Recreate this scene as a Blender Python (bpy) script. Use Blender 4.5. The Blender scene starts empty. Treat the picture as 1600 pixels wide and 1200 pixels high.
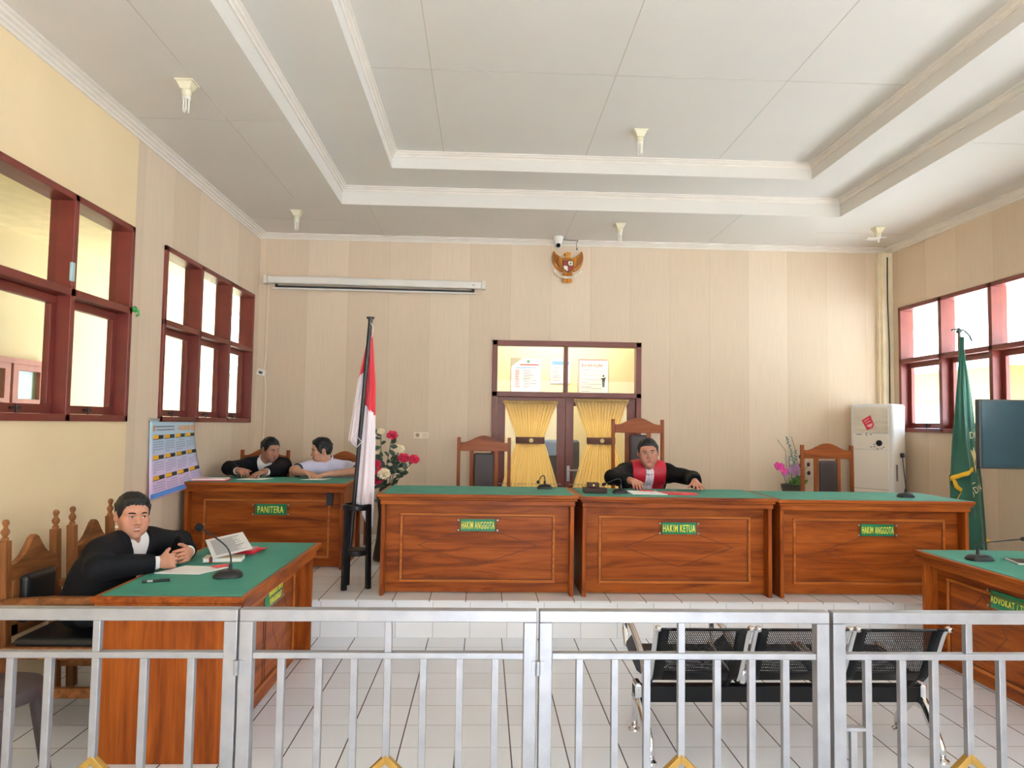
import bpy, bmesh, math, random
import numpy as np
from mathutils import Vector, Matrix, Quaternion

rnd = random.Random(7)
SC = bpy.context.scene
COL = SC.collection
PI = math.pi

# ---------------------------------------------------------------- helpers
def lin(c):
    return tuple(((v / 255) / 12.92 if v / 255 <= .04045 else ((v / 255 + .055) / 1.055) ** 2.4) for v in c[:3]) + (1.0,)

def V(*a):
    return Vector(a)

class MB:
    """collects vertices and faces, then links them as one mesh object"""
    def __init__(s):
        s.v, s.f, s.m, s.mi = [], [], [], 0
    def mat(s, i):
        s.mi = i
        return s
    def add(s, vs, fs, M=None):
        b = len(s.v)
        for p in vs:
            p = Vector(p)
            s.v.append(tuple(M @ p) if M is not None else tuple(p))
        for f in fs:
            s.f.append(tuple(b + i for i in f))
            s.m.append(s.mi)
        return s
    def box(s, lo, hi, M=None):
        x0, y0, z0 = lo
        x1, y1, z1 = hi
        vs = [(x0, y0, z0), (x1, y0, z0), (x1, y1, z0), (x0, y1, z0), (x0, y0, z1), (x1, y0, z1), (x1, y1, z1), (x0, y1, z1)]
        return s.add(vs, [(0, 3, 2, 1), (4, 5, 6, 7), (0, 1, 5, 4), (1, 2, 6, 5), (2, 3, 7, 6), (3, 0, 4, 7)], M)
    def cbox(s, c, sz, M=None):
        return s.box([c[i] - sz[i] / 2 for i in range(3)], [c[i] + sz[i] / 2 for i in range(3)], M)
    def tube(s, pts, r, n=10, cap=True):
        pts = [Vector(p) for p in pts]
        rs = r if isinstance(r, (list, tuple)) else [r] * len(pts)
        up = None
        rings = []
        for i, p in enumerate(pts):
            t = (pts[min(i + 1, len(pts) - 1)] - pts[max(i - 1, 0)]).normalized()
            if up is None:
                up = Vector((0, 0, 1)) if abs(t.z) < .9 else Vector((1, 0, 0))
            u = (up - t * up.dot(t)).normalized()
            w = t.cross(u)
            up = u
            rings.append([p + (u * math.cos(a) + w * math.sin(a)) * rs[i] for a in [2 * PI * k / n for k in range(n)]])
        vs = [q for ring in rings for q in ring]
        fs = []
        for i in range(len(pts) - 1):
            for k in range(n):
                fs.append((i * n + k, i * n + (k + 1) % n, (i + 1) * n + (k + 1) % n, (i + 1) * n + k))
        if cap:
            fs.append(tuple(range(n - 1, -1, -1)))
            fs.append(tuple((len(pts) - 1) * n + k for k in range(n)))
        return s.add(vs, fs)
    def cyl(s, p0, p1, r0, r1=None, n=16):
        return s.tube([p0, p1], [r0, r0 if r1 is None else r1], n)
    def lathe(s, prof, n=16, M=None):
        vs, fs = [], []
        for r, z in prof:
            for k in range(n):
                a = 2 * PI * k / n
                vs.append((r * math.cos(a), r * math.sin(a), z))
        for i in range(len(prof) - 1):
            for k in range(n):
                fs.append((i * n + k, i * n + (k + 1) % n, (i + 1) * n + (k + 1) % n, (i + 1) * n + k))
        fs.append(tuple(range(n - 1, -1, -1)))
        fs.append(tuple((len(prof) - 1) * n + k for k in range(n)))
        return s.add(vs, fs, M)
    def prism(s, poly, d0, d1, ax='y', M=None):
        """polygon in the plane across axis ax, extruded from d0 to d1 along it"""
        def P(a, b, d):
            return {'y': (a, d, b), 'x': (d, a, b), 'z': (a, b, d)}[ax]
        n = len(poly)
        vs = [P(a, b, d0) for a, b in poly] + [P(a, b, d1) for a, b in poly]
        fs = [tuple(range(n)), tuple(range(2 * n - 1, n - 1, -1))]
        fs += [(i, (i + 1) % n, n + (i + 1) % n, n + i) for i in range(n)]
        return s.add(vs, fs, M)
    def ell(s, c, r, M=None, n=16, m=10):
        vs, fs = [], []
        for i in range(m + 1):
            t = PI * i / m
            for k in range(n):
                a = 2 * PI * k / n
                p = Vector((r[0] * math.sin(t) * math.cos(a), r[1] * math.sin(t) * math.sin(a), r[2] * math.cos(t)))
                vs.append((M @ p if M is not None else p) + Vector(c))
        for i in range(m):
            for k in range(n):
                fs.append((i * n + k, (i + 1) * n + k, (i + 1) * n + (k + 1) % n, i * n + (k + 1) % n))
        return s.add(vs, fs)
    def grid(s, rows):
        n = len(rows[0])
        vs = [p for r in rows for p in r]
        fs = [(i * n + k, i * n + k + 1, (i + 1) * n + k + 1, (i + 1) * n + k) for i in range(len(rows) - 1) for k in range(n - 1)]
        return s.add(vs, fs)
    def text(s, body, w, h, depth, M):
        """lettering w wide and h high, centred in local xy, raised along z"""
        cu = bpy.data.curves.new('t', 'FONT')
        cu.body = body
        cu.align_x = 'CENTER'
        cu.extrude = .5
        cu.offset = .006
        cu.space_character = 1.12
        cu.resolution_u = 2
        o = bpy.data.objects.new('t', cu)
        COL.objects.link(o)
        dg = bpy.context.evaluated_depsgraph_get()
        me = bpy.data.meshes.new_from_object(o.evaluated_get(dg))
        bpy.data.objects.remove(o)
        bpy.data.curves.remove(cu)
        P = [v.co.copy() for v in me.vertices]
        xs = [p.x for p in P]
        ys = [p.y for p in P]
        zs = [p.z for p in P]
        def nm(v, a, size):
            return ((v - min(a)) / (max(a) - min(a) + 1e-9) - .5) * size
        vs = [(nm(p.x, xs, w), nm(p.y, ys, h), nm(p.z, zs, depth) + depth / 2) for p in P]
        s.add(vs, [tuple(f.vertices) for f in me.polygons], M)
        bpy.data.meshes.remove(me)
        return s
    def build(s, name, mats, parent=None, smooth=None, bevel=0, world=False, seg=2):
        me = bpy.data.meshes.new(name)
        me.from_pydata(s.v, [], s.f)
        bm = bmesh.new()
        bm.from_mesh(me)
        bmesh.ops.recalc_face_normals(bm, faces=bm.faces)
        bm.to_mesh(me)
        bm.free()
        if not isinstance(mats, (list, tuple)):
            mats = [mats]
        for m in mats:
            me.materials.append(m)
        me.polygons.foreach_set('material_index', s.m)
        if smooth:
            me.shade_smooth()
            if smooth is not True:
                me.set_sharp_from_angle(angle=smooth)
        o = bpy.data.objects.new(name, me)
        COL.objects.link(o)
        if bevel:
            b = o.modifiers.new('edge', 'BEVEL')
            b.width = bevel
            b.segments = seg
            b.limit_method = 'ANGLE'
            b.angle_limit = .6
        if parent is not None:
            o.parent = parent
            if world:
                q = parent
                off = Vector()
                while q is not None:
                    off += q.location
                    q = q.parent
                o.location = -off
        return o

def tag(o, label=None, cat=None, group=None, kind=None):
    for k, v in (('label', label), ('category', cat), ('group', group), ('kind', kind)):
        if v:
            o[k] = v
    return o

def thing(name, label, cat, loc=(0, 0, 0), rz=0, group=None):
    o = bpy.data.objects.new(name, None)
    o.empty_display_size = .1
    COL.objects.link(o)
    o.location = loc
    o.rotation_euler = (0, 0, rz)
    return tag(o, label, cat, group)

def struct(o):
    o['kind'] = 'structure'
    return o

def copy_tree(o, parent=None):
    c = o.copy()
    COL.objects.link(c)
    if parent is not None:
        c.parent = parent
    for ch in list(o.children):
        copy_tree(ch, c)
    return c

def dup(o, loc, rz, label):
    c = copy_tree(o)
    c.location = loc
    c.rotation_euler = (0, 0, rz)
    c['label'] = label
    return c

# ---------------------------------------------------------------- materials
def nodes(name):
    m = bpy.data.materials.new(name)
    m.use_nodes = True
    nt = m.node_tree
    b = nt.nodes['Principled BSDF']
    return m, nt, b

def N(nt, t, **kw):
    n = nt.nodes.new(t)
    for k, v in kw.items():
        setattr(n, k, v)
    return n

def texco(nt, scale=(1, 1, 1), kind='Object', rot=(0, 0, 0)):
    t = N(nt, 'ShaderNodeTexCoord')
    mp = N(nt, 'ShaderNodeMapping')
    mp.inputs['Scale'].default_value = scale
    mp.inputs['Rotation'].default_value = rot
    nt.links.new(t.outputs[kind], mp.inputs['Vector'])
    return mp.outputs['Vector']

def noise(nt, vec, scale, detail=4, dist=0, rough=.5):
    n = N(nt, 'ShaderNodeTexNoise')
    n.inputs['Scale'].default_value = scale
    n.inputs['Detail'].default_value = detail
    n.inputs['Distortion'].default_value = dist
    n.inputs['Roughness'].default_value = rough
    nt.links.new(vec, n.inputs['Vector'])
    return n.outputs['Fac']

def ramp(nt, fac, stops):
    r = N(nt, 'ShaderNodeValToRGB')
    e = r.color_ramp.elements
    while len(e) < len(stops):
        e.new(.5)
    for i, (p, c) in enumerate(stops):
        e[i].position = p
        e[i].color = c
    nt.links.new(fac, r.inputs['Fac'])
    return r.outputs['Color']

def mixc(nt, fac, a, b, mode='MIX'):
    m = N(nt, 'ShaderNodeMix', data_type='RGBA', blend_type=mode)
    for sock, v in ((m.inputs[0], fac), (m.inputs[6], a), (m.inputs[7], b)):
        if hasattr(v, 'links'):
            nt.links.new(v, sock)
        else:
            sock.default_value = v
    return m.outputs[2]

def math_(nt, op, a, b=None, c=None):
    m = N(nt, 'ShaderNodeMath', operation=op)
    for i, v in enumerate((a, b, c)):
        if v is None:
            continue
        if hasattr(v, 'links'):
            nt.links.new(v, m.inputs[i])
        else:
            m.inputs[i].default_value = v
    return m.outputs[0]

def bump(nt, b, h, strength=.2, dist=.01):
    n = N(nt, 'ShaderNodeBump')
    n.inputs['Strength'].default_value = strength
    n.inputs['Distance'].default_value = dist
    nt.links.new(h, n.inputs['Height'])
    nt.links.new(n.outputs['Normal'], b.inputs['Normal'])

MATS = {}
def mat(name, col, rough=.5, metal=0.0, var=.08, scale=6, bmp=0, bscale=60, spec=.5, sheen=0, coat=0):
    if name in MATS:
        return MATS[name]
    m, nt, b = nodes(name)
    c = lin(col)
    vec = texco(nt)
    f = noise(nt, vec, scale, 5)
    d = tuple(v * (1 - var) for v in c[:3]) + (1,)
    l = tuple(min(1, v * (1 + var)) for v in c[:3]) + (1,)
    nt.links.new(ramp(nt, f, [(.3, d), (.7, l)]), b.inputs['Base Color'])
    b.inputs['Roughness'].default_value = rough
    b.inputs['Metallic'].default_value = metal
    b.inputs['Specular IOR Level'].default_value = spec
    if sheen:
        b.inputs['Sheen Weight'].default_value = sheen
    if coat:
        b.inputs['Coat Weight'].default_value = coat
        b.inputs['Coat Roughness'].default_value = .15
    if bmp:
        bump(nt, b, noise(nt, vec, bscale, 4), bmp, .004)
    MATS[name] = m
    return m

def wood(name, dark, mid, light, axis='x', rough=.45, coat=.04, seed=0.0):
    m, nt, b = nodes(name)
    sc = {'x': (.9, 9, 9), 'y': (9, .9, 9), 'z': (9, 9, .9)}[axis]
    t = N(nt, 'ShaderNodeTexCoord')
    oi = N(nt, 'ShaderNodeObjectInfo')
    ad = N(nt, 'ShaderNodeVectorMath', operation='ADD')
    cm = N(nt, 'ShaderNodeCombineXYZ')
    rn = math_(nt, 'MULTIPLY', oi.outputs['Random'], 13.0)
    for k in range(3):
        nt.links.new(rn, cm.inputs[k])
    nt.links.new(t.outputs['Object'], ad.inputs[0])
    nt.links.new(cm.outputs[0], ad.inputs[1])
    mp = N(nt, 'ShaderNodeMapping')
    mp.inputs['Scale'].default_value = sc
    nt.links.new(ad.outputs[0], mp.inputs['Vector'])
    a = noise(nt, mp.outputs[0], 1.1, 7, 1.6, .6)
    mp2 = N(nt, 'ShaderNodeMapping')
    mp2.inputs['Scale'].default_value = tuple(v * 9 if v > 1 else v * 3 for v in sc)
    nt.links.new(ad.outputs[0], mp2.inputs['Vector'])
    fine = noise(nt, mp2.outputs[0], 1.0, 3)
    base = ramp(nt, a, [(.28, lin(dark)), (.46, lin(mid)), (.62, lin(light)), (.8, lin(mid))])
    col = mixc(nt, .35, base, ramp(nt, fine, [(.3, (.35, .3, .28, 1)), (.7, (1, 1, 1, 1))]), 'MULTIPLY')
    nt.links.new(col, b.inputs['Base Color'])
    b.inputs['Roughness'].default_value = rough
    b.inputs['Coat Weight'].default_value = coat
    b.inputs['Specular IOR Level'].default_value = .18
    b.inputs['Coat Roughness'].default_value = .2
    bump(nt, b, fine, .06, .002)
    MATS[name] = m
    return m

def stripes_wall(name, ca, cb, axis, pitch, off=0.0, rough=.75):
    """wallpaper hung in strips whose tones alternate, with a fine vertical weave"""
    m, nt, b = nodes(name)
    t = N(nt, 'ShaderNodeTexCoord')
    sx = N(nt, 'ShaderNodeSeparateXYZ')
    nt.links.new(t.outputs['Object'], sx.inputs[0])
    u = math_(nt, 'ADD', sx.outputs[axis], 50 + off)
    k = math_(nt, 'FLOOR', math_(nt, 'DIVIDE', u, pitch))
    wn = N(nt, 'ShaderNodeTexWhiteNoise', noise_dimensions='1D')
    nt.links.new(k, wn.inputs['W'])
    strip = mixc(nt, wn.outputs['Value'], lin(ca), lin(cb))
    fr = math_(nt, 'FRACT', math_(nt, 'DIVIDE', u, pitch))
    seam = math_(nt, 'LESS_THAN', fr, .012)
    mp = N(nt, 'ShaderNodeMapping')
    mp.inputs['Scale'].default_value = (90, 90, 3)
    nt.links.new(t.outputs['Object'], mp.inputs['Vector'])
    weave = noise(nt, mp.outputs[0], 1, 3)
    col = mixc(nt, .22, strip, ramp(nt, weave, [(.35, (.75, .73, .7, 1)), (.65, (1, 1, 1, 1))]), 'MULTIPLY')
    big = noise(nt, t.outputs['Object'], .9, 3)
    col = mixc(nt, .12, col, ramp(nt, big, [(.35, (.8, .76, .7, 1)), (.65, (1, 1, 1, 1))]), 'MULTIPLY')
    col = mixc(nt, math_(nt, 'MULTIPLY', seam, .25), col, lin((150, 128, 105)))
    nt.links.new(col, b.inputs['Base Color'])
    b.inputs['Roughness'].default_value = rough
    b.inputs['Specular IOR Level'].default_value = .3
    bump(nt, b, weave, .12, .002)
    MATS[name] = m
    return m

def tiles(name, col, grout, px, py, ox, oy, axes=(0, 1), gw=(.012, .008), rough=.3):
    m, nt, b = nodes(name)
    t = N(nt, 'ShaderNodeTexCoord')
    sx = N(nt, 'ShaderNodeSeparateXYZ')
    nt.links.new(t.outputs['Object'], sx.inputs[0])
    ua = math_(nt, 'DIVIDE', math_(nt, 'SUBTRACT', sx.outputs[axes[0]], ox - 40 * px), px)
    ub = math_(nt, 'DIVIDE', math_(nt, 'SUBTRACT', sx.outputs[axes[1]], oy - 40 * py), py)
    la = math_(nt, 'LESS_THAN', math_(nt, 'ABSOLUTE', math_(nt, 'SUBTRACT', math_(nt, 'FRACT', math_(nt, 'ADD', ua, .5)), .5)), gw[0])
    lb = math_(nt, 'LESS_THAN', math_(nt, 'ABSOLUTE', math_(nt, 'SUBTRACT', math_(nt, 'FRACT', math_(nt, 'ADD', ub, .5)), .5)), gw[1])
    lb = math_(nt, 'MULTIPLY', lb, .65)
    line = math_(nt, 'MAXIMUM', la, lb)
    cm = N(nt, 'ShaderNodeCombineXYZ')
    nt.links.new(math_(nt, 'FLOOR', ua), cm.inputs[0])
    nt.links.new(math_(nt, 'FLOOR', ub), cm.inputs[1])
    wn = N(nt, 'ShaderNodeTexWhiteNoise')
    nt.links.new(cm.outputs[0], wn.inputs['Vector'])
    c = lin(col)
    per = mixc(nt, wn.outputs['Value'], tuple(v * .93 for v in c[:3]) + (1,), c)
    dirt = noise(nt, t.outputs['Object'], 2.2, 6)
    per = mixc(nt, .1, per, ramp(nt, dirt, [(.3, (.82, .78, .74, 1)), (.6, (1, 1, 1, 1))]), 'MULTIPLY')
    nt.links.new(mixc(nt, line, per, lin(grout)), b.inputs['Base Color'])
    rr = N(nt, 'ShaderNodeMapRange')
    nt.links.new(line, rr.inputs['Value'])
    rr.inputs['To Min'].default_value = rough
    rr.inputs['To Max'].default_value = .8
    nt.links.new(rr.outputs[0], b.inputs['Roughness'])
    b.inputs['Specular IOR Level'].default_value = .35
    MATS[name] = m
    return m

def vcol(name, rough=.5, spec=.4, sss=0, bmp=0, bscale=200, sheen=0):
    """material that takes its colour from the mesh's own colour attribute"""
    m, nt, b = nodes(name)
    a = N(nt, 'ShaderNodeVertexColor')
    a.layer_name = 'tint'
    nz = noise(nt, texco(nt), 40, 4)
    nt.links.new(mixc(nt, .12, a.outputs['Color'], ramp(nt, nz, [(.3, (.75, .72, .7, 1)), (.7, (1, 1, 1, 1))]), 'MULTIPLY'), b.inputs['Base Color'])
    b.inputs['Roughness'].default_value = rough
    b.inputs['Specular IOR Level'].default_value = spec
    if sss:
        b.inputs['Subsurface Weight'].default_value = sss
        b.inputs['Subsurface Radius'].default_value = (.012, .005, .003)
        b.inputs['Subsurface Scale'].default_value = .5
    if bmp:
        bump(nt, b, noise(nt, texco(nt), bscale, 3), bmp, .002)
    MATS[name] = m
    return m

def glass(name, tint=(1, 1, 1, 1), rough=0.0):
    m, nt, b = nodes(name)
    nt.nodes.remove(b)
    out = nt.nodes['Material Output']
    tr = N(nt, 'ShaderNodeBsdfTransparent')
    tr.inputs[0].default_value = tint
    gl = N(nt, 'ShaderNodeBsdfGlossy')
    gl.inputs['Roughness'].default_value = rough
    lw = N(nt, 'ShaderNodeLayerWeight')
    lw.inputs['Blend'].default_value = .5
    fz = math_(nt, 'MULTIPLY_ADD', math_(nt, 'POWER', lw.outputs['Facing'], 5.0), .4, .012)
    mx = N(nt, 'ShaderNodeMixShader')
    nt.links.new(fz, mx.inputs[0])
    nt.links.new(tr.outputs[0], mx.inputs[1])
    nt.links.new(gl.outputs[0], mx.inputs[2])
    nt.links.new(mx.outputs[0], out.inputs['Surface'])
    MATS[name] = m
    return m

def emit(name, col, strength):
    m, nt, b = nodes(name)
    b.inputs['Base Color'].default_value = col
    b.inputs['Emission Color'].default_value = col
    b.inputs['Emission Strength'].default_value = strength
    return m

DW = ((104, 44, 12), (146, 70, 20), (168, 88, 28))
WOODX = wood('teak_along_x', *DW, axis='x')
WOODZ = wood('teak_upright', *DW, axis='z')
MOLD = wood('teak_light_moulding', (150, 78, 26), (178, 98, 36), (192, 112, 46), axis='x')
GROOVE = mat('dark_groove', (84, 36, 14), .6)
CHW = wood('chair_teak', (104, 50, 20), (140, 72, 32), (160, 86, 40), axis='z', coat=.08, rough=.45)
CHWX = wood('chair_teak_across', (104, 50, 20), (140, 72, 32), (160, 86, 40), axis='x', coat=.08, rough=.45)
OLDW = wood('old_chair_teak', (84, 48, 26), (128, 78, 42), (152, 98, 56), axis='z', coat=.1)
OLDWY = wood('old_chair_teak_across', (84, 48, 26), (128, 78, 42), (152, 98, 56), axis='x', coat=.1)
LEATHER = mat('dark_brown_leather', (58, 46, 44), .42, bmp=.25, bscale=220)
BLACKLEATHER = mat('black_leather', (26, 28, 30), .35, bmp=.25, bscale=220)
GREEN = mat('green_leatherette', (58, 136, 120), .6, var=.06, bmp=.15, bscale=260, spec=.25)
MAROON = mat('maroon_paint', (112, 44, 36), .4, var=.1, scale=9, bmp=.05)
MAROON_D = mat('maroon_door_paint', (102, 40, 26), .4, var=.1, scale=9)
YELLOWP = mat('yellow_wall_paint', (232, 210, 170), .8, var=.04, scale=1.4, spec=.2)
CREAMP = mat('cream_wall_paint', (238, 224, 180), .8, var=.03, scale=1.2, spec=.2)
WHITEC = mat('ceiling_white_paint', (224, 219, 212), .85, var=.03, scale=.8, spec=.2)
TRIMW = mat('white_trim_paint', (232, 224, 214), .7, var=.03, spec=.3)
ALU = mat('welded_aluminium', (156, 157, 162), .38, metal=.6, var=.1, scale=14, bmp=.05)
GOLD = mat('gold_paint', (164, 128, 58), .4, metal=.35, var=.1)
CHROME = mat('chrome', (225, 225, 228), .12, metal=1.0, var=.03)
BLACKM = mat('black_metal', (20, 20, 23), .4, var=.1)
BLACKP = mat('black_plastic', (24, 24, 26), .45, var=.1)
WHITEP = mat('white_plastic', (232, 228, 220), .4, var=.03)
PAPER = mat('white_paper', (240, 238, 236), .7, var=.02)
INK = mat('grey_print', (140, 140, 146), .8)
DARKINK = mat('dark_print', (70, 70, 78), .8)
RED = mat('red_card', (206, 34, 52), .5, var=.06)
PLATE = mat('green_sign_film', (36, 160, 112), .3, var=.05)
YTEXT = mat('yellow_lettering', (250, 240, 84), .5)
CLEAR = glass('clear_acrylic', (.97, .97, .97, 1), .05)
GLASS = glass('window_glass', (.95, .97, .96, 1))
STEEL = mat('steel', (170, 168, 164), .3, metal=.9)
SKY, SUN, EXPOSURE = 8.5, 54, 0.34
# ---------------------------------------------------------------- the room
YB = 8.4            # back wall
XL, XR = -2.637, 4.823
YF = -3.2           # wall behind the viewer
H0, H1, H2 = 3.73, 3.91, 4.06
PZ = .27            # platform height
YP = 5.325          # platform edge

PAPERW = stripes_wall('beige_wallpaper', (212, 192, 168), (224, 205, 182), 0, .473, .33)
PAPERL = stripes_wall('beige_wallpaper_side', (212, 192, 168), (224, 205, 182), 1, .53, .1)
TILE = tiles('white_floor_tiles', (238, 243, 250), (86, 78, 74), .264, .2585, .152, 4.33)
TILEP = tiles('platform_floor_tiles', (236, 236, 236), (120, 108, 98), .264, .264, .152, 5.30)
TILER = tiles('platform_riser_tiles', (242, 243, 246), (186, 184, 182), .269, .262, -.617, .0, axes=(0, 2), gw=(.008, .012), rough=.25)

b = MB().box((XL - .2, YF - .2, -.12), (XR + .2, YB + .2, 0))
struct(b.build('floor', TILE))
b = MB().box((XL + .002, YP, .0), (XR - .002, YB - .002, PZ - .012))
rise = struct(b.build('platform', TILER))
b = MB().box((XL + .002, YP - .006, PZ - .012), (XR - .002, YB - .002, PZ))
b.build('platform_top', TILEP, rise, bevel=.003)

def wall_x(name, x0, x1, y0, y1, z0, z1, holes, m):
    """wall in the YZ plane with rectangular openings (ya, yb, za, zb)"""
    w = MB()
    ys = sorted({y0, y1, *[h[0] for h in holes], *[h[1] for h in holes]})
    for a, c in zip(ys, ys[1:]):
        hs = [h for h in holes if h[0] < (a + c) / 2 < h[1]]
        z = z0
        for h in sorted(hs, key=lambda h: h[2]):
            if h[2] > z:
                w.box((x0, a, z), (x1, c, h[2]))
            z = h[3]
        if z < z1:
            w.box((x0, a, z), (x1, c, z1))
    return struct(w.build(name, m))

def wall_y(name, y0, y1, x0, x1, z0, z1, holes, m):
    w = MB()
    xs = sorted({x0, x1, *[h[0] for h in holes], *[h[1] for h in holes]})
    for a, c in zip(xs, xs[1:]):
        hs = [h for h in holes if h[0] < (a + c) / 2 < h[1]]
        z = z0
        for h in sorted(hs, key=lambda h: h[2]):
            if h[2] > z:
                w.box((a, y0, z), (c, y1, h[2]))
            z = h[3]
        if z < z1:
            w.box((a, y0, z), (c, y1, z1))
    return struct(w.build(name, m))

WZ0, WZ1, WT = 1.53, 2.975, 2.345
LW1 = (3.10, 5.40)
LW2 = (5.93, 8.20)
LW3 = (-2.2, 1.6)
RW1 = (5.13, 8.17)
RW2 = (-2.2, 4.2)
wall_x('wall_left', XL - .14, XL, YF, 5.43, 0, 4.2, [(*LW1, WZ0, WZ1), (*LW3, WZ0, WZ1)], YELLOWP)
wall_x('wall_left_papered', XL - .14, XL, 5.43, YB + .14, 0, 4.2, [(*LW2, WZ0, WZ1)], PAPERL)
wall_x('wall_right', XR, XR + .14, YF, YB + .14, 0, 4.2, [(*RW1, 1.53, WZ1), (*RW2, 1.53, WZ1)], PAPERL)
DX0, DX1, DZ1 = .085, 1.835, 2.535
wall_y('wall_back', YB, YB + .14, XL, XR, 0, 4.2, [(DX0, DX1, 0, DZ1)], PAPERW)
wall_y('wall_front', YF - .14, YF, XL - .14, XR + .14, 0, 4.2, [(-2.3, -1.2, 1.2, 2.8), (.0, 2.2, 0, 2.8), (3.3, 4.5, 1.2, 2.8)], YELLOWP)

# ceiling stepped up twice towards its middle
TX0, TX1, TY1, TY0 = -1.461, 3.62, 7.17, -1.0
UX0, UX1, UY1, UY0 = -.895, 3.065, 6.60, -.45
def ring(w, ox0, ox1, oy0, oy1, ix0, ix1, iy0, iy1, z0, z1):
    w.box((ox0, oy0, z0), (ix0, oy1, z1)); w.box((ix1, oy0, z0), (ox1, oy1, z1))
    w.box((ix0, oy0, z0), (ix1, iy0, z1)); w.box((ix0, iy1, z0), (ix1, oy1, z1))
w = MB()
ring(w, XL, XR, YF, YB, TX0 - .0005, TX1 + .0005, TY0 - .0005, TY1 + .0005, H0, H0 + .02)
ring(w, TX0 - .02, TX1 + .02, TY0 - .02, TY1 + .02, TX0, TX1, TY0, TY1, H0 + .001, H1 + .01)
ring(w, TX0 - .02, TX1 + .02, TY0 - .02, TY1 + .02, UX0 - .0005, UX1 + .0005, UY0 - .0005, UY1 + .0005, H1, H1 + .02)
ring(w, UX0 - .02, UX1 + .02, UY0 - .02, UY1 + .02, UX0, UX1, UY0, UY1, H1 + .001, H2 + .01)
w.box((UX0 - .02, UY0 - .02, H2), (UX1 + .02, UY1 + .02, H2 + .02))
# sheet joints
w.mat(1)
for y in (1.2, 3.6, 5.0):
    w.box((UX0, y, H2 - .0012), (UX1, y + .006, H2))
for x in (-.42, .9, 2.15):
    w.box((x, UY0, H2 - .0012), (x + .006, UY1, H2))
for x in (-1.9, ):
    w.box((x, 0, H0 - .0012), (x + .005, 7.0, H0))
for y in (2.6, 5.2, 7.75):
    w.box((XL, y, H0 - .0012), (TX0 - .03, y + .005, H0))
    w.box((TX1 + .03, y, H0 - .0012), (XR, y + .005, H0))
for x in (-1.2, .9, 2.6):
    w.box((x, TY1, H0 - .0012), (x + .005, YB, H0))
ceil = struct(w.build('ceiling', [WHITEC, mat('ceiling_joint', (196, 188, 176), .9)]))
w = MB().box((XL - .3, YF - .3, 4.25), (XR + .3, YB + .3, 4.35))
struct(w.build('roof_slab', CREAMP))

def cornice(name, path, prof, m=TRIMW):
    """moulding of the given (inward, down) profile along a level path of (x, y, inward normal)"""
    w = MB()
    for (x0, y0), (x1, y1), (nx, ny), z in path:
        a = [(x0 + nx * i, y0 + ny * i, z - d) for i, d in prof]
        c = [(x1 + nx * i, y1 + ny * i, z - d) for i, d in prof]
        n = len(prof)
        w.add(a + c, [tuple(range(n)), tuple(range(2 * n - 1, n - 1, -1))] + [(k, (k + 1) % n, n + (k + 1) % n, n + k) for k in range(n)])
    return struct(w.build(name, m))
PR = [(0, 0), (.075, 0), (.075, .012), (.055, .016), (.05, .03), (.03, .036), (.026, .05), (.012, .055), (.01, .075), (0, .075)]
cornice('trim_1', [((XL, YF), (XL, YB), (1, 0), H0)], PR)
cornice('trim_2', [((XL, YB), (XR, YB), (0, -1), H0)], [(i * .8, d * .8) for i, d in PR])
cornice('trim_3', [((XR, YF), (XR, YB), (-1, 0), H0)], PR)
PT = [(0, 0), (.05, 0), (.05, .01), (.035, .014), (.032, .026), (.016, .032), (.012, .05), (0, .05)]
cornice('trim_4', [((TX0, TY0), (TX0, TY1), (1, 0), H1), ((TX0, TY1), (TX1, TY1), (0, -1), H1), ((TX1, TY0), (TX1, TY1), (-1, 0), H1)], PT)
cornice('trim_5', [((UX0, UY0), (UX0, UY1), (1, 0), H2), ((UX0, UY1), (UX1, UY1), (0, -1), H2), ((UX1, UY0), (UX1, UY1), (-1, 0), H2)], PT)
# corner casing at the right end of the back wall
w = MB().box((4.695, YB - .10, 0), (XR, YB, H0 - .07))
w.box((4.67, YB - .06, 0), (4.695, YB, H0 - .07))
struct(w.build('trim_6', mat('cream_casing', (238, 224, 194), .7), bevel=.004))

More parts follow.
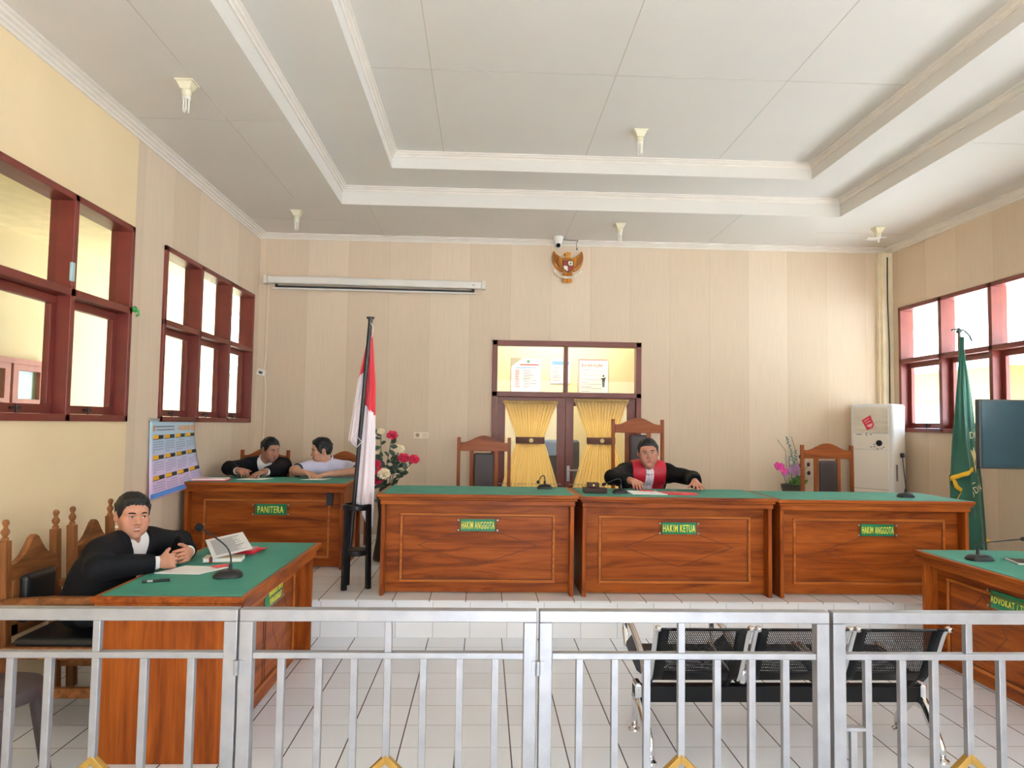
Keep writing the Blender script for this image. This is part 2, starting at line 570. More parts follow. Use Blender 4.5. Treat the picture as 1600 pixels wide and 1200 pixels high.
# ---------------------------------------------------------------- windows in the side walls
def side_window(name, x_in, sgn, ya, yb, cols, z0=WZ0, open_sash=()):
    """frame set in the wall at x_in (the room is towards sgn): fixed panes above, hinged sashes below"""
    fr = MB()
    xo, xi = (x_in - sgn * .135, x_in + sgn * .022)
    lo, hi = min(xo, xi), max(xo, xi)
    T = .045
    fr.box((lo, ya, WZ1 - T), (hi, yb, WZ1)); fr.box((lo, ya, z0), (hi, yb, z0 + T))
    fr.box((lo, ya, z0), (hi, ya + T, WZ1)); fr.box((lo, yb - T, z0), (hi, yb, WZ1))
    fr.box((lo, ya, WT - .025), (hi, yb, WT + .025))
    for y in cols:
        fr.box((lo, y - .025, z0), (hi, y + .025, WZ1))
    f = struct(fr.build(name, MAROON, bevel=.004))
    pane = MB()
    xg = x_in - sgn * .085
    edges = [ya + T - .025] + list(cols) + [yb - T + .025]
    for a, c in zip(edges, edges[1:]):
        pane.box((xg - .002, a + .02, WT + .02), (xg + .002, c - .02, WZ1 - T + .004))
    pane.build('pane', GLASS, f)
    for a, c in zip(edges, edges[1:]):
        s = MB()
        s0, s1 = min(xg - .02, xg + .02), max(xg - .02, xg + .02)
        za, zb, y0, y1 = z0 + T + .002, WT - .027, a + .027, c - .027
        q = .055
        s.box((s0, y0, za), (s1, y1, za + q)); s.box((s0, y0, zb - q), (s1, y1, zb))
        s.box((s0, y0, za + q), (s1, y0 + q, zb - q)); s.box((s0, y1 - q, za + q), (s1, y1, zb - q))
        so = s.build('sash', MAROON, f, bevel=.003)
        g = MB().box((xg - .002, y0 + q - .006, za + q - .006), (xg + .002, y1 - q + .006, zb - q + .006))
        g.build('sash_pane', GLASS, so)
        xh = xg + sgn * .032
        h = MB().tube([(xg + sgn * .015, y0 + .03, za + .14), (xh, y0 + .03, za + .15), (xh, y0 + .03, za + .26), (xg + sgn * .015, y0 + .03, za + .27)], .006, 8)
        h.build('handle', STEEL, so, smooth=True)
        h = MB().box((min(xg, xh), (y0 + y1) / 2 - .05, za + .02), (max(xg, xh), (y0 + y1) / 2 + .05, za + .034))
        h.cyl((xh, (y0 + y1) / 2, za - .02), (xh, (y0 + y1) / 2, za + .05), .006)
        h.build('latch', BLACKM, so)
    return f
side_window('window_1', XL, 1, *LW1, [3.87, 4.635])
side_window('window_2', XL, 1, *LW2, [6.69, 7.455])
side_window('window_3', XL, 1, *LW3, [-1.25, -.3, .65])
side_window('window_4', XR, -1, *RW1, [5.89, 6.65, 7.41], z0=1.53)
side_window('window_5', XR, -1, *RW2, [-1.4, -.6, .2, 1.0, 1.8, 2.6, 3.4], z0=1.53)

# ---------------------------------------------------------------- door in the back wall
fr = MB()
F = .06
y0, y1 = YB - .025, YB + .10
fr.box((DX0, y0, PZ), (DX0 + F, y1, DZ1)); fr.box((DX1 - F, y0, PZ), (DX1, y1, DZ1))
fr.box((DX0, y0, DZ1 - F), (DX1, y1, DZ1)); fr.box((DX0, y0, 1.875), (DX1, y1, 1.935))
fr.box((.925, y0, 1.935), (.97, y1, DZ1 - F))
door = struct(fr.build('door_1', MAROON_D, bevel=.004))
MB().box((DX0 + F - .005, YB + .04, 1.93), (.93, YB + .044, DZ1 - F + .005)).box((.965, YB + .04, 1.93), (DX1 - F + .005, YB + .044, DZ1 - F + .005)).build('transom_pane', GLASS, door)
for x0, x1, side in ((DX0 + F + .003, .945, 0), (.949, DX1 - F - .003, 1)):
    s = MB()
    ya, yb = YB + .01, YB + .05
    q = .095
    z0_, z1_ = PZ + .01, 1.872
    s.box((x0, ya, z0_), (x0 + q, yb, z1_)); s.box((x1 - q, ya, z0_), (x1, yb, z1_))
    s.box((x0 + q, ya, z1_ - q), (x1 - q, yb, z1_)); s.box((x0 + q, ya, z0_), (x1 - q, yb, z0_ + .42))
    leaf = s.build('door_leaf', MAROON_D, door, bevel=.004)
    MB().box((x0 + q - .006, YB + .028, z0_ + .41), (x1 - q + .006, YB + .032, z1_ - q + .006)).build('leaf_pane', GLASS, leaf)
    if side == 1:
        h = MB().box((x0 + .02, YB - .0, .90), (x0 + .055, YB + .012, 1.08))
        h.tube([(x0 + .037, YB, 1.03), (x0 + .037, YB - .05, 1.03), (x0 + .06, YB - .055, 1.03), (x0 + .15, YB - .05, 1.03)], .009, 10)
        h.build('door_handle', STEEL, leaf, smooth=.7)

def sheer_mat():
    m, nt, b = nodes('yellow_sheer')
    out = nt.nodes['Material Output']
    b.inputs['Base Color'].default_value = lin((255, 238, 186))
    b.inputs['Roughness'].default_value = .8
    tl = N(nt, 'ShaderNodeBsdfTranslucent')
    tl.inputs[0].default_value = lin((255, 236, 180))
    mx = N(nt, 'ShaderNodeMixShader')
    mx.inputs[0].default_value = .68
    nt.links.new(b.outputs[0], mx.inputs[1])
    nt.links.new(tl.outputs[0], mx.inputs[2])
    nt.links.new(mx.outputs[0], out.inputs['Surface'])
    return m
SHEER = sheer_mat()
def curtain(label, cx, wt, wm, wb, zt, zm, zb, y):
    t = thing('curtain', label, 'curtain', (cx, y, zb), 0, 'tied curtains on the glazed door leaves')
    rows = []
    n, nz = 120, 44
    for j in range(nz + 1):
        v = j / nz
        z = zt + (zb - zt) * v
        if z > zm:
            k = ((z - zm) / (zt - zm)) ** 1.15
            w = wm + (wt - wm) * k
        else:
            k = ((zm - z) / (zm - zb)) ** .9
            w = wm + (wb - wm) * k
        row = []
        for i in range(n + 1):
            u = i / n
            ph = u * 2 * PI * 15
            amp = w / 15 * .16
            row.append((w * (u - .5), amp * math.sin(ph + .4 * math.sin(ph * .37)) - .004 * math.sin(u * 23 + v * 3), z - zb + .006 * math.sin(ph) * (v > .97)))
        rows.append(row)
    c = MB().grid(rows)
    o = c.build('drape', SHEER, t, smooth=True)
    so = o.modifiers.new('cloth', 'SOLIDIFY')
    so.thickness = .0015
    f = MB()
    rows = []
    for zz in (zt + .03, zt - .01):
        rows.append([(wt * (u / n - .5) * 1.03, .014 * math.sin(u * 1.3) - .004, zz - zb + .006 * math.sin(u * 2.1)) for u in range(n + 1)])
    f.grid(rows)
    o = f.build('heading_ruffle', SHEER, t, smooth=True)
    o.modifiers.new('cloth', 'SOLIDIFY').thickness = .0015
    MB().tube([(-wt / 2 - .05, .0, zt - zb), (wt / 2 + .05, .0, zt - zb)], .005, 8).build('rod', STEEL, t, smooth=.6)
    r = MB()
    r.tube([(wm * .5 * math.cos(a) * 1.08, .026 * math.sin(a), zm - zb + zz) for zz in (0,) for a in [2 * PI * k / 24 for k in range(25)]], .006, 6)
    band = MB()
    ring_ = [(wm * .54 * math.cos(a), .028 * math.sin(a)) for a in [2 * PI * k / 28 for k in range(28)]]
    band.prism(ring_, zm - zb - .038, zm - zb + .038, 'z')
    bo = band.build('tieback', mat('brown_band', (92, 52, 40), .6), t, smooth=.6)
    MB().lathe([(.0, .0), (.026, .0), (.024, .008), (.01, .012), (.0, .012)], 16, Matrix.Translation((.01, -.027, zm - zb)) @ Matrix.Rotation(PI / 2, 4, 'X')).build('rosette', mat('cream_button', (236, 214, 150), .4), bo, smooth=.6)
    w_ = MB()
    w_.tube([(-wb / 2 - .04, .0, .05), (wb / 2 + .04, .0, .05)], .004, 8).build('lower_rod', STEEL, t, smooth=.6)
    return t
curtain('yellow curtain tied at the waist on the door leaf left of the lever handle', .535, .62, .31, .655, 1.80, 1.37, .82, YB - .045)
curtain('yellow curtain tied at the waist on the door leaf behind the tall chair', 1.36, .625, .31, .66, 1.83, 1.375, .82, YB - .045)

# ---------------------------------------------------------------- the office behind the door
OY = 10.2
struct(MB().box((-1.6, OY, 0), (4.2, OY + .1, 3.4)).build('wall_office', CREAMP))
struct(MB().box((-1.7, YB + .14, 0), (-1.6, OY, 3.4)).build('wall_office_left', CREAMP))
struct(MB().box((4.2, YB + .14, 0), (4.3, OY, 3.4)).build('wall_office_right', CREAMP))
struct(MB().box((-1.7, YB + .14, 3.4), (4.3, OY + .1, 3.45)).build('ceiling_office', WHITEC))
struct(MB().box((-1.7, YB + .2, -.1), (4.3, OY + .1, 0)).build('floor_office', TILE))
lampt = thing('added_office_light', 'added tube lamp, out of view, lighting the office behind the door', 'lamp', (1.0, 9.35, 3.36))  # lamp added out of view to brighten the office seen through the door
MB().box((-.65, -.06, .0), (.65, .06, .04)).build('housing', WHITEP, lampt, bevel=.005)
MB().tube([(-.6, 0, -.02), (.6, 0, -.02)], .018, 12).build('tube', emit('lit_tube', (1, .96, .87, 1), 230), lampt, smooth=True)
def poster(label, x0, x1, z0, z1):
    t = thing('poster', label, 'poster', ((x0 + x1) / 2, OY - .006, z0), 0, 'posters on the office wall')
    hw, hh = (x1 - x0) / 2, z1 - z0
    MB().box((-hw, -.004, 0), (hw, .004, hh)).build('sheet', PAPER, t)
    MB().box((-hw - .006, -.006, -.006), (-hw, .005, hh + .006)).box((hw, -.006, -.006), (hw + .006, .005, hh + .006)).box((-hw, -.006, hh), (hw, .005, hh + .006)).box((-hw, -.006, -.006), (hw, .005, 0)).build('frame', mat('poster_frame', (170, 164, 150), .5), t)
    return t, x1 - x0, z1 - z0
RX = Matrix.Rotation(PI / 2, 4, 'X')
REDINK = mat('red_print', (206, 60, 50), .7)
BLUEINK = mat('blue_print', (120, 160, 200), .7)
GOLDINK = mat('gold_print', (190, 170, 120), .7)
t, w_, h_ = poster('white office poster with grey corners and a small green crest', .372, .792, 1.86, 2.493)
m = MB()
m.prism([(-w_ / 2, h_), (-w_ / 2, h_ - .12), (-w_ / 2 + .16, h_)], -.006, -.003)
m.prism([(w_ / 2, 0), (w_ / 2, .17), (w_ / 2 - .18, 0)], -.006, -.003)
m.build('corner_ornament', mat('taupe_print', (170, 160, 140), .7), t)
m = MB().lathe([(.022, 0), (.022, .002)], 16, Matrix.Translation((.03, -.004, h_ - .045)) @ RX)
m.build('crest', mat('crest_green', (60, 130, 100), .7), t)
MB().box((-.09, -.006, h_ - .10), (w_ / 2 - .03, -.003, h_ - .083)).build('title_line', REDINK, t)
MB().box((-.15, -.006, h_ - .14), (w_ / 2 - .06, -.003, h_ - .128)).build('subtitle_line', BLUEINK, t)
m = MB(); m2 = MB()
for i in range(11):
    z = h_ - .175 - i * .0235
    m.box((-.155, -.006, z), (-.155 + .05 + .02 * rnd.random(), -.003, z + .009))
    m2.box((-.04, -.006, z), (.05 + .12 * rnd.random(), -.003, z + .008))
m.build('heading_lines', REDINK, t); m2.build('text_lines', INK, t)
t, w_, h_ = poster('pale blue and white office notice half hidden by the door mullion', .928, 1.215, 2.145, 2.492)
m = MB().box((-w_ / 2 + .02, -.006, h_ - .085), (w_ / 2 - .02, -.003, h_ - .03))
m.build('title_band', BLUEINK, t)
m = MB()
for i in range(10):
    m.box((-w_ / 2 + .03, -.006, h_ - .12 - i * .021), (-w_ / 2 + .1 + .1 * rnd.random(), -.003, h_ - .113 - i * .021))
m.build('text_lines', INK, t)
t, w_, h_ = poster('white office poster with red heading reading BerAKHLAK', 1.322, 1.752, 1.86, 2.494)
MB().text('BerAKHLAK', .30, .05, .002, Matrix.Translation((-.01, -.004, h_ - .085)) @ RX).build('heading', REDINK, t)
m = MB().box((-w_ / 2 + .01, -.006, h_ - .012), (w_ / 2 - .01, -.003, h_ - .004)); m.box((-w_ / 2 + .006, -.006, h_ - .5), (-w_ / 2 + .014, -.003, h_ - .01))
m.build('red_border', REDINK, t)
m = MB()
for i in range(6):
    m.box((-.165, -.006, h_ - .17 - i * .062), (.12, -.003, h_ - .166 - i * .062)); m.box((-.165, -.006, h_ - .15 - i * .062), (-.09 + .1 * rnd.random(), -.003, h_ - .144 - i * .062))
m.build('text_lines', INK, t)
m = MB().prism([(.135, .24), (.165, .24), (.172, .35), (.185, .37), (.178, .385), (.16, .372), (.14, .372), (.11, .36), (.108, .35), (.13, .352)], -.006, -.003)
m.lathe([(.014, 0), (.014, .002)], 12, Matrix.Translation((.15, -.004, .40)) @ RX)
m.build('figure_silhouette', DARKINK, t)
t = thing('office_chair', 'grey office chair seen through the gap beside the left curtain', 'chair', (1.02, 9.5, 0))
MB().box((-.24, -.05, .75), (.24, .05, 1.36)).build('backrest', mat('grey_fabric', (92, 98, 112), .8), t, bevel=.045, seg=4)
MB().box((-.25, -.5, .62), (.25, -.05, .72)).build('seat', mat('grey_fabric', (92, 98, 112), .8), t, bevel=.03)
MB().cyl((0, -.25, .05), (0, -.25, .62), .03).build('column', BLACKP, t)
m = MB()
for k in range(5):
    a = 2 * PI * k / 5
    m.tube([(0, -.25, .1), (.28 * math.cos(a), -.25 + .28 * math.sin(a), .05)], .025, 8)
    m.ell((.28 * math.cos(a), -.25 + .28 * math.sin(a), .03), (.03, .03, .03), n=8, m=6)
m.build('base', BLACKP, t)
# ---------------------------------------------------------------- desks
def desk(name, label, w, d, h, loc, rz, sign, sx, sz, diamonds, plate_w=.32, plate_h=.1, group=None, th=.70):
    """front faces local -y; origin under the middle of the front edge of the top; the body sits behind it"""
    t = thing(name, label, 'desk', loc, rz, group)
    # moulded top with a green writing surface let into it
    tp = MB()
    L, R_ = -w / 2, w / 2
    tp.box((L, 0, h - .028), (R_, d, h - .002))
    tp.box((L + .012, .012, h - .046), (R_ - .012, d - .012, h - .028))
    tp.box((L + .025, .025, h - .085), (R_ - .025, d - .02, h - .046))
    o = tp.build('top', WOODX, t, bevel=.006, seg=3)
    MB().box((L + .035, .030, h - .004), (R_ - .035, d - .03, h + .001)).build('writing_surface', GREEN, t)
    # end panels
    for s in (-1, 1):
        x1 = s * (w / 2 - .03)
        e = MB().box((min(x1, x1 - s * .03), .045, 0), (max(x1, x1 - s * .03), d - .03, h - .085))
        e.build('end_panel', WOODZ, t, bevel=.003)
    a, c = L + .06, R_ - .06
    yf = .135
    MB().box((a, yf, .012), (c, yf + .02, h - .085)).build('front_panel', WOODX, t)
    # raised moulding rectangle
    ml = MB()
    x0, x1, z0, z1 = a + .105, c - .105, .085, h - .155
    q = .02
    ml.box((x0, yf - .012, z0), (x1, yf, z0 + q)); ml.box((x0, yf - .012, z1 - q), (x1, yf, z1))
    ml.box((x0, yf - .012, z0 + q), (x0 + q, yf, z1 - q)); ml.box((x1 - q, yf - .012, z0 + q), (x1, yf, z1 - q))
    ml.build('moulding', MOLD, t, bevel=.004)
    g = MB()
    g.box((x0 + q, yf - .002, z0 + q), (x1 - q, yf, z0 + q + .005)); g.box((x0 + q, yf - .002, z1 - q - .005), (x1 - q, yf, z1 - q))
    g.box((x0 + q, yf - .002, z0 + q), (x0 + q + .005, yf, z1 - q)); g.box((x1 - q - .005, yf - .002, z0 + q), (x1 - q, yf, z1 - q))
    for cx, cz, rw, rh in diamonds:
        P = [(cx - rw, cz), (cx, cz + rh), (cx + rw, cz), (cx, cz - rh)]
        for k in range(4):
            (xa, za), (xb, zb) = P[k], P[(k + 1) % 4]
            g.tube([(xa, yf, za), (xb, yf, zb)], .0018, 6)
    if len(diamonds) > 1:
        for i in range(len(diamonds) - 1):
            xm = (diamonds[i][0] + diamonds[i + 1][0]) / 2
            g.box((xm - .022, yf - .003, z0 + q), (xm - .017, yf, z1 - q)); g.box((xm + .017, yf - .003, z0 + q), (xm + .022, yf, z1 - q))
    g.build('carved_lines', GROOVE, t)
    MB().box((a, yf + .02, h * .62), (c, yf + .17, h * .62 + .018)).build('shelf', WOODX, t)
    # name plate screwed to the front
    yp = yf - .014
    p = MB().box((sx - plate_w / 2, yp - .006, sz - plate_h / 2), (sx + plate_w / 2, yp - .003, sz + plate_h / 2))
    p = p.build('name_plate', CLEAR, t)
    f = MB().box((sx - plate_w / 2 + .03, yp - .003, sz - plate_h / 2 + .006), (sx + plate_w / 2 - .03, yp + .013, sz + plate_h / 2 - .006))
    f.build('sign_face', PLATE, p)
    tx = MB()
    n = len(sign)
    for i, ln in enumerate(sign):
        zz = sz + (plate_h * .80 / n) * ((n - 1) / 2 - i)
        tx.text(ln, (plate_w - .07) * (1 if len(ln) > 9 else .86), plate_h * .80 / n * (.78 if n > 1 else th), .0012, Matrix.Translation((sx, yp - .006, zz)) @ RX)
    tx.build('lettering', YTEXT, p)
    for ax in (-1, 1):
        for az in (-1, 1):
            s = MB().lathe([(.008, 0), (.008, .003), (.005, .005), (0, .005)], 10, Matrix.Translation((sx + ax * (plate_w / 2 - .012), yp - .006, sz + az * (plate_h / 2 - .012))) @ RX)
            s.build('screw', STEEL, p, smooth=.6)
    return t
JD = [(.0, .36, .42, .145)]
DY = 5.40
desk('judge_desk', 'teak judge desk left of the middle one, with microphone and nameplate reading HAKIM ANGGOTA', 1.505, .74, .757, (-.034, DY, PZ), 0, ['HAKIM ANGGOTA'], 0.0, .515, [(.0, .36, .45, .15)])
desk('judge_desk', 'teak middle judge desk with nameplate reading HAKIM KETUA, the red-robed judge behind it', 1.505, .74, .752, (1.475, DY, PZ), 0, ['HAKIM KETUA'], .03, .505, [(.03, .36, .42, .15)])
desk('judge_desk', 'teak judge desk nearest the air conditioner, nameplate reading HAKIM ANGGOTA', 1.53, .74, .745, (2.996, DY, PZ), 0, ['HAKIM ANGGOTA'], .06, .505, [(.06, .34, .42, .15)])
desk('clerk_desk', 'teak clerk desk in the corner with nameplate reading PANITERA', 1.43, .70, .748, (-1.893, 6.33, PZ), 0, ['PANITERA'], .035, .505, [], .33, .105)
desk('prosecutor_desk', 'teak desk with papers in front of the smiling man in a black jacket', 1.54, .69, .748, (-1.068, 4.13, 0), PI / 2, ['PENUNTUT UMUM', 'PENGGUGAT'], .135, .56, [(-.33, .35, .17, .2), (.33, .35, .17, .2)], .34, .115)
desk('defence_desk', 'teak desk cut by the right picture edge, green plate reading ADVOKAT / TERGUGAT', 1.9, .75, .744, (2.925, 3.90, 0), -PI / 2, ['ADVOKAT / TERGUGAT'], -.13, .555, [(-.45, .35, .2, .2), (.45, .35, .2, .2)], .52, .115, th=.42)

# ---------------------------------------------------------------- chairs
def arc(x0, x1, zfun, n=14):
    return [(x0 + (x1 - x0) * i / n, zfun(i / n)) for i in range(n + 1)]
def judge_chair(label, loc, rz, w, h, iw):
    """tall back; faces local -y; origin on the floor under the seat"""
    t = thing('judge_chair', label, 'chair', loc, rz)
    yb = .22
    for s in (-1, 1):
        x = s * (w / 2 - .018)
        p = MB().prism([(yb - .018, 0), (yb + .02, 0), (yb + .04, h), (yb + .008, h)], x - .018, x + .018, 'x')
        p.build('post', CHW, t, bevel=.004)
        p = MB().box((x - .02, -.27, 0), (x + .02, -.23, .44)).build('front_leg', CHW, t, bevel=.004)
    zt = h - .055
    top = arc(-w / 2 + .034, w / 2 - .034, lambda u: zt + .075 * (.5 - .5 * math.cos(2 * PI * min(1, max(0, (u - .08) / .84)))) ** .8)
    low = [(w / 2 - .034, h - .145), (-w / 2 + .034, h - .145)]
    MB().prism(top + low, yb + .002, yb + .034).build('top_rail', CHWX, t, bevel=.004)
    for s in (-1, 1):
        MB().box((s * (iw / 2 + .022) - .022, yb + .006, .42), (s * (iw / 2 + .022) + .022, yb + .03, h - .143)).build('stile', CHW, t, bevel=.003)
    MB().box((-iw / 2, yb - .028, .50), (iw / 2, yb + .012, h - .165)).build('back_pad', LEATHER, t, bevel=.022, seg=4)
    MB().box((-w / 2 + .034, yb + .004, .42), (w / 2 - .034, yb + .03, .48)).build('lower_rail', CHWX, t, bevel=.003)
    MB().box((-w / 2 + .01, -.27, .37), (w / 2 - .01, yb, .43)).build('seat_frame', CHWX, t, bevel=.004)
    MB().box((-w / 2 + .03, -.28, .41), (w / 2 - .03, yb - .02, .442)).build('seat_cushion', LEATHER, t, bevel=.022, seg=4)
    return t
judge_chair('empty teak judge chair with dark leather back, in front of the left door leaf', (.003, 7.43, PZ), 0, .57, 1.14, .215)
judge_chair('tallest teak judge chair, its back rising behind the robed judge', (1.643, 7.43, PZ), 0, .565, 1.355, .19)
judge_chair('empty teak judge chair standing beside the white air conditioner', (3.70, 7.43, PZ), 0, .575, 1.108, .20)
judge_chair('teak chair in the corner behind the clerk in a black jacket', (-2.29, 7.45, PZ), 0, .51, .975, .30)
judge_chair('teak chair behind the clerk in a pale shirt', (-1.46, 7.45, PZ), 0, .51, .955, .30)

def side_chair(label, loc, rz):
    """old armchair with turned finials; faces local -y"""
    t = thing('armchair', label, 'chair', loc, rz)
    yb = .27
    fin = [(.0, 0), (.016, 0), (.018, .012), (.010, .02), (.019, .036), (.021, .048), (.012, .062), (.009, .07), (.015, .082), (.017, .092), (.012, .104), (0, .108)]
    for s in (-1, 1):
        x = s * .215
        p = MB().prism([(yb - .025, 0), (yb + .02, 0), (yb + .06, .925), (yb + .018, .925)], x - .024, x + .024, 'x').build('post', OLDW, t, bevel=.004)
        MB().lathe(fin, 14, Matrix.Translation((x, yb + .039, .925))).build('finial', OLDW, p, smooth=.8)
        MB().box((s * .25 - .026, -.26, 0), (s * .25 + .026, -.208, .62)).build('front_leg', OLDW, t, bevel=.005)
        arm = MB()
        pts = [(s * .222, yb + .02, .60), (s * .245, .1, .625), (s * .25, -.12, .63), (s * .25, -.29, .615)]
        arm.prism([(yb + .02, .60), (yb + .02, .64), (.05, .655), (-.2, .655), (-.3, .635), (-.3, .61), (-.2, .62), (.05, .618)], s * .240 - .028, s * .240 + .028, 'x')
        arm.build('armrest', OLDWY, t, bevel=.008)
        MB().box((s * .24 - .014, -.22, .16), (s * .24 + .014, yb, .21)).build('side_stretcher', OLDWY, t, bevel=.003)
    crest = arc(-.193, .193, lambda u: .80 + .10 * math.exp(-((u - .5) / .17) ** 2) + .03 * math.exp(-((u - .5) / .34) ** 4))
    MB().prism(crest + [(.193, .715), (-.193, .715)], yb + .012, yb + .048).build('crest_rail', OLDWY, t, bevel=.005)
    for s in (-1, 1):
        MB().box((s * .165 - .03, yb + .0, .44), (s * .165 + .03, yb + .036, .72)).build('stile', OLDW, t, bevel=.004)
    MB().box((-.193, yb - .0, .44), (.193, yb + .03, .50)).build('lower_rail', OLDWY, t, bevel=.004)
    MB().box((-.132, yb - .035, .49), (.132, yb + .022, .735)).build('back_pad', BLACKLEATHER, t, bevel=.025, seg=4)
    MB().box((-.26, -.25, .35), (.26, yb, .41)).build('seat_frame', OLDWY, t, bevel=.004)
    MB().box((-.245, -.265, .40), (.245, yb - .04, .448)).build('seat_cushion', BLACKLEATHER, t, bevel=.028, seg=4)
    MB().box((-.24, -.245, .14), (.24, -.215, .2)).build('front_stretcher', OLDWY, t, bevel=.003)
    return t
CHA = side_chair('old carved armchair with black back pad nearest the aluminium barrier', (-2.10, 3.990, 0), PI / 2)
CHB = dup(CHA, (-2.10, 4.585, 0), PI / 2, 'old carved armchair behind the smiling man, its crest rail showing past his shoulder')

# plastic stool at the picture's lower left
t = thing('plastic_stool', 'dark brown plastic stool behind the barrier under the armchair arm', 'stool', (-1.98, 3.10, 0))
PLB = mat('brown_plastic', (62, 50, 52), .5)
m = MB().lathe([(0, .455), (.15, .455), (.168, .448), (.175, .43), (.172, .40), (.165, .395), (.16, .42), (0, .43)], 32)
m.build('seat', PLB, t, smooth=.7)
for k in range(4):
    a = PI / 4 + k * PI / 2
    c, s_ = math.cos(a), math.sin(a)
    MB().tube([(.135 * c, .135 * s_, .42), (.20 * c, .20 * s_, 0)], [.03, .02], 8).build('leg', PLB, t, smooth=.9)

# ---------------------------------------------------------------- microphones
def mic(label, loc, rz, path, hr=.013, hl=.03, base=(.062, .05)):
    t = thing('microphone', label, 'microphone', loc, rz, )
    bw, bd = base
    b = MB()
    n = 28
    prof = [(1, 0), (1, .008), (.9, .02), (.72, .03), (.5, .034)]
    vs = []
    for s, z in prof:
        for k in range(n):
            a = 2 * PI * k / n
            ca, sa = math.cos(a), math.sin(a)
            ex = .65
            vs.append((bw * s * abs(ca) ** ex * (1 if ca > 0 else -1), bd * s * abs(sa) ** ex * (1 if sa > 0 else -1), z))
    fs = [(i * n + k, i * n + (k + 1) % n, (i + 1) * n + (k + 1) % n, (i + 1) * n + k) for i in range(len(prof) - 1) for k in range(n)]
    fs += [tuple(range(n - 1, -1, -1)), tuple((len(prof) - 1) * n + k for k in range(n))]
    b.add(vs, fs)
    b.build('base', BLACKP, t, smooth=.5)
    bt = MB().cyl((bw * .5, -bd * .35, .02), (bw * .5, -bd * .35, .030), .008, n=10).cyl((bw * .25, -bd * .45, .02), (bw * .25, -bd * .45, .028), .006, n=10)
    bt.build('button', mat('grey_button', (80, 80, 84), .4), t)
    p0 = Vector(path[0])
    MB().cyl((p0.x, p0.y, .028), (p0.x, p0.y, .065), .011, .008, 12).build('socket', BLACKM, t, smooth=.6)
    # smooth the neck
    pts = [Vector(p) for p in path]
    out = []
    for i in range(len(pts) - 1):
        a, b_, c, d = pts[max(i - 1, 0)], pts[i], pts[i + 1], pts[min(i + 2, len(pts) - 1)]
        for k in range(8):
            u = k / 8
            out.append(.5 * ((2 * b_) + (c - a) * u + (2 * a - 5 * b_ + 4 * c - d) * u * u + (3 * b_ - a - 3 * c + d) * u ** 3))
    out.append(pts[-1])
    MB().tube(out, .0042, 8).build('gooseneck', BLACKM, t, smooth=True)
    dr = (pts[-1] - out[-4]).normalized()
    q = dr.to_track_quat('Z', 'Y').to_matrix().to_4x4()
    MB().lathe([(0, -.006), (hr * .7, -.004), (hr, .004), (hr, hl * .7), (hr * .75, hl * .92), (0, hl)], 14, Matrix.Translation(pts[-1]) @ q).build('capsule', mat('black_foam', (18, 18, 20), .9), t, smooth=.9)
    return t
mic('short black gooseneck microphone on the left HAKIM ANGGOTA desk', (.505, 5.93, PZ + .759), 0, [(0, 0, .04), (0, 0, .075), (-.008, -.005, .105), (-.03, -.01, .100), (-.052, -.015, .062)], hr=.013, hl=.022)
mic('black gooseneck microphone beside the gavel box on the HAKIM KETUA desk', (1.075, 5.66, PZ + .754), 0, [(.005, 0, .04), (.006, .0, .09), (-.01, -.004, .112), (-.06, -.012, .100), (-.12, -.02, .075)], hr=.012, hl=.03)
mic('tall upright gooseneck microphone on the HAKIM ANGGOTA desk by the air conditioner', (3.385, 5.69, PZ + .747), 0, [(0, 0, .04), (0, 0, .10), (-.01, 0, .2), (-.022, 0, .318)], hr=.017, hl=.034)
mic('black gooseneck microphone by the pen and papers of the smiling man', (-1.30, 3.80, .75), .15, [(.01, 0, .04), (.01, .0, .10), (-.012, .0, .15), (-.07, .0, .20), (-.135, .0, .243)], hr=.019, hl=.036, base=(.072, .058))
mic('gooseneck microphone bent flat to the right on the ADVOKAT / TERGUGAT desk', (3.12, 4.46, .746), 0, [(-.01, 0, .04), (-.01, 0, .075), (.02, .0, .105), (.14, .01, .115), (.29, .02, .128)], hr=.012, hl=.04, base=(.078, .06))

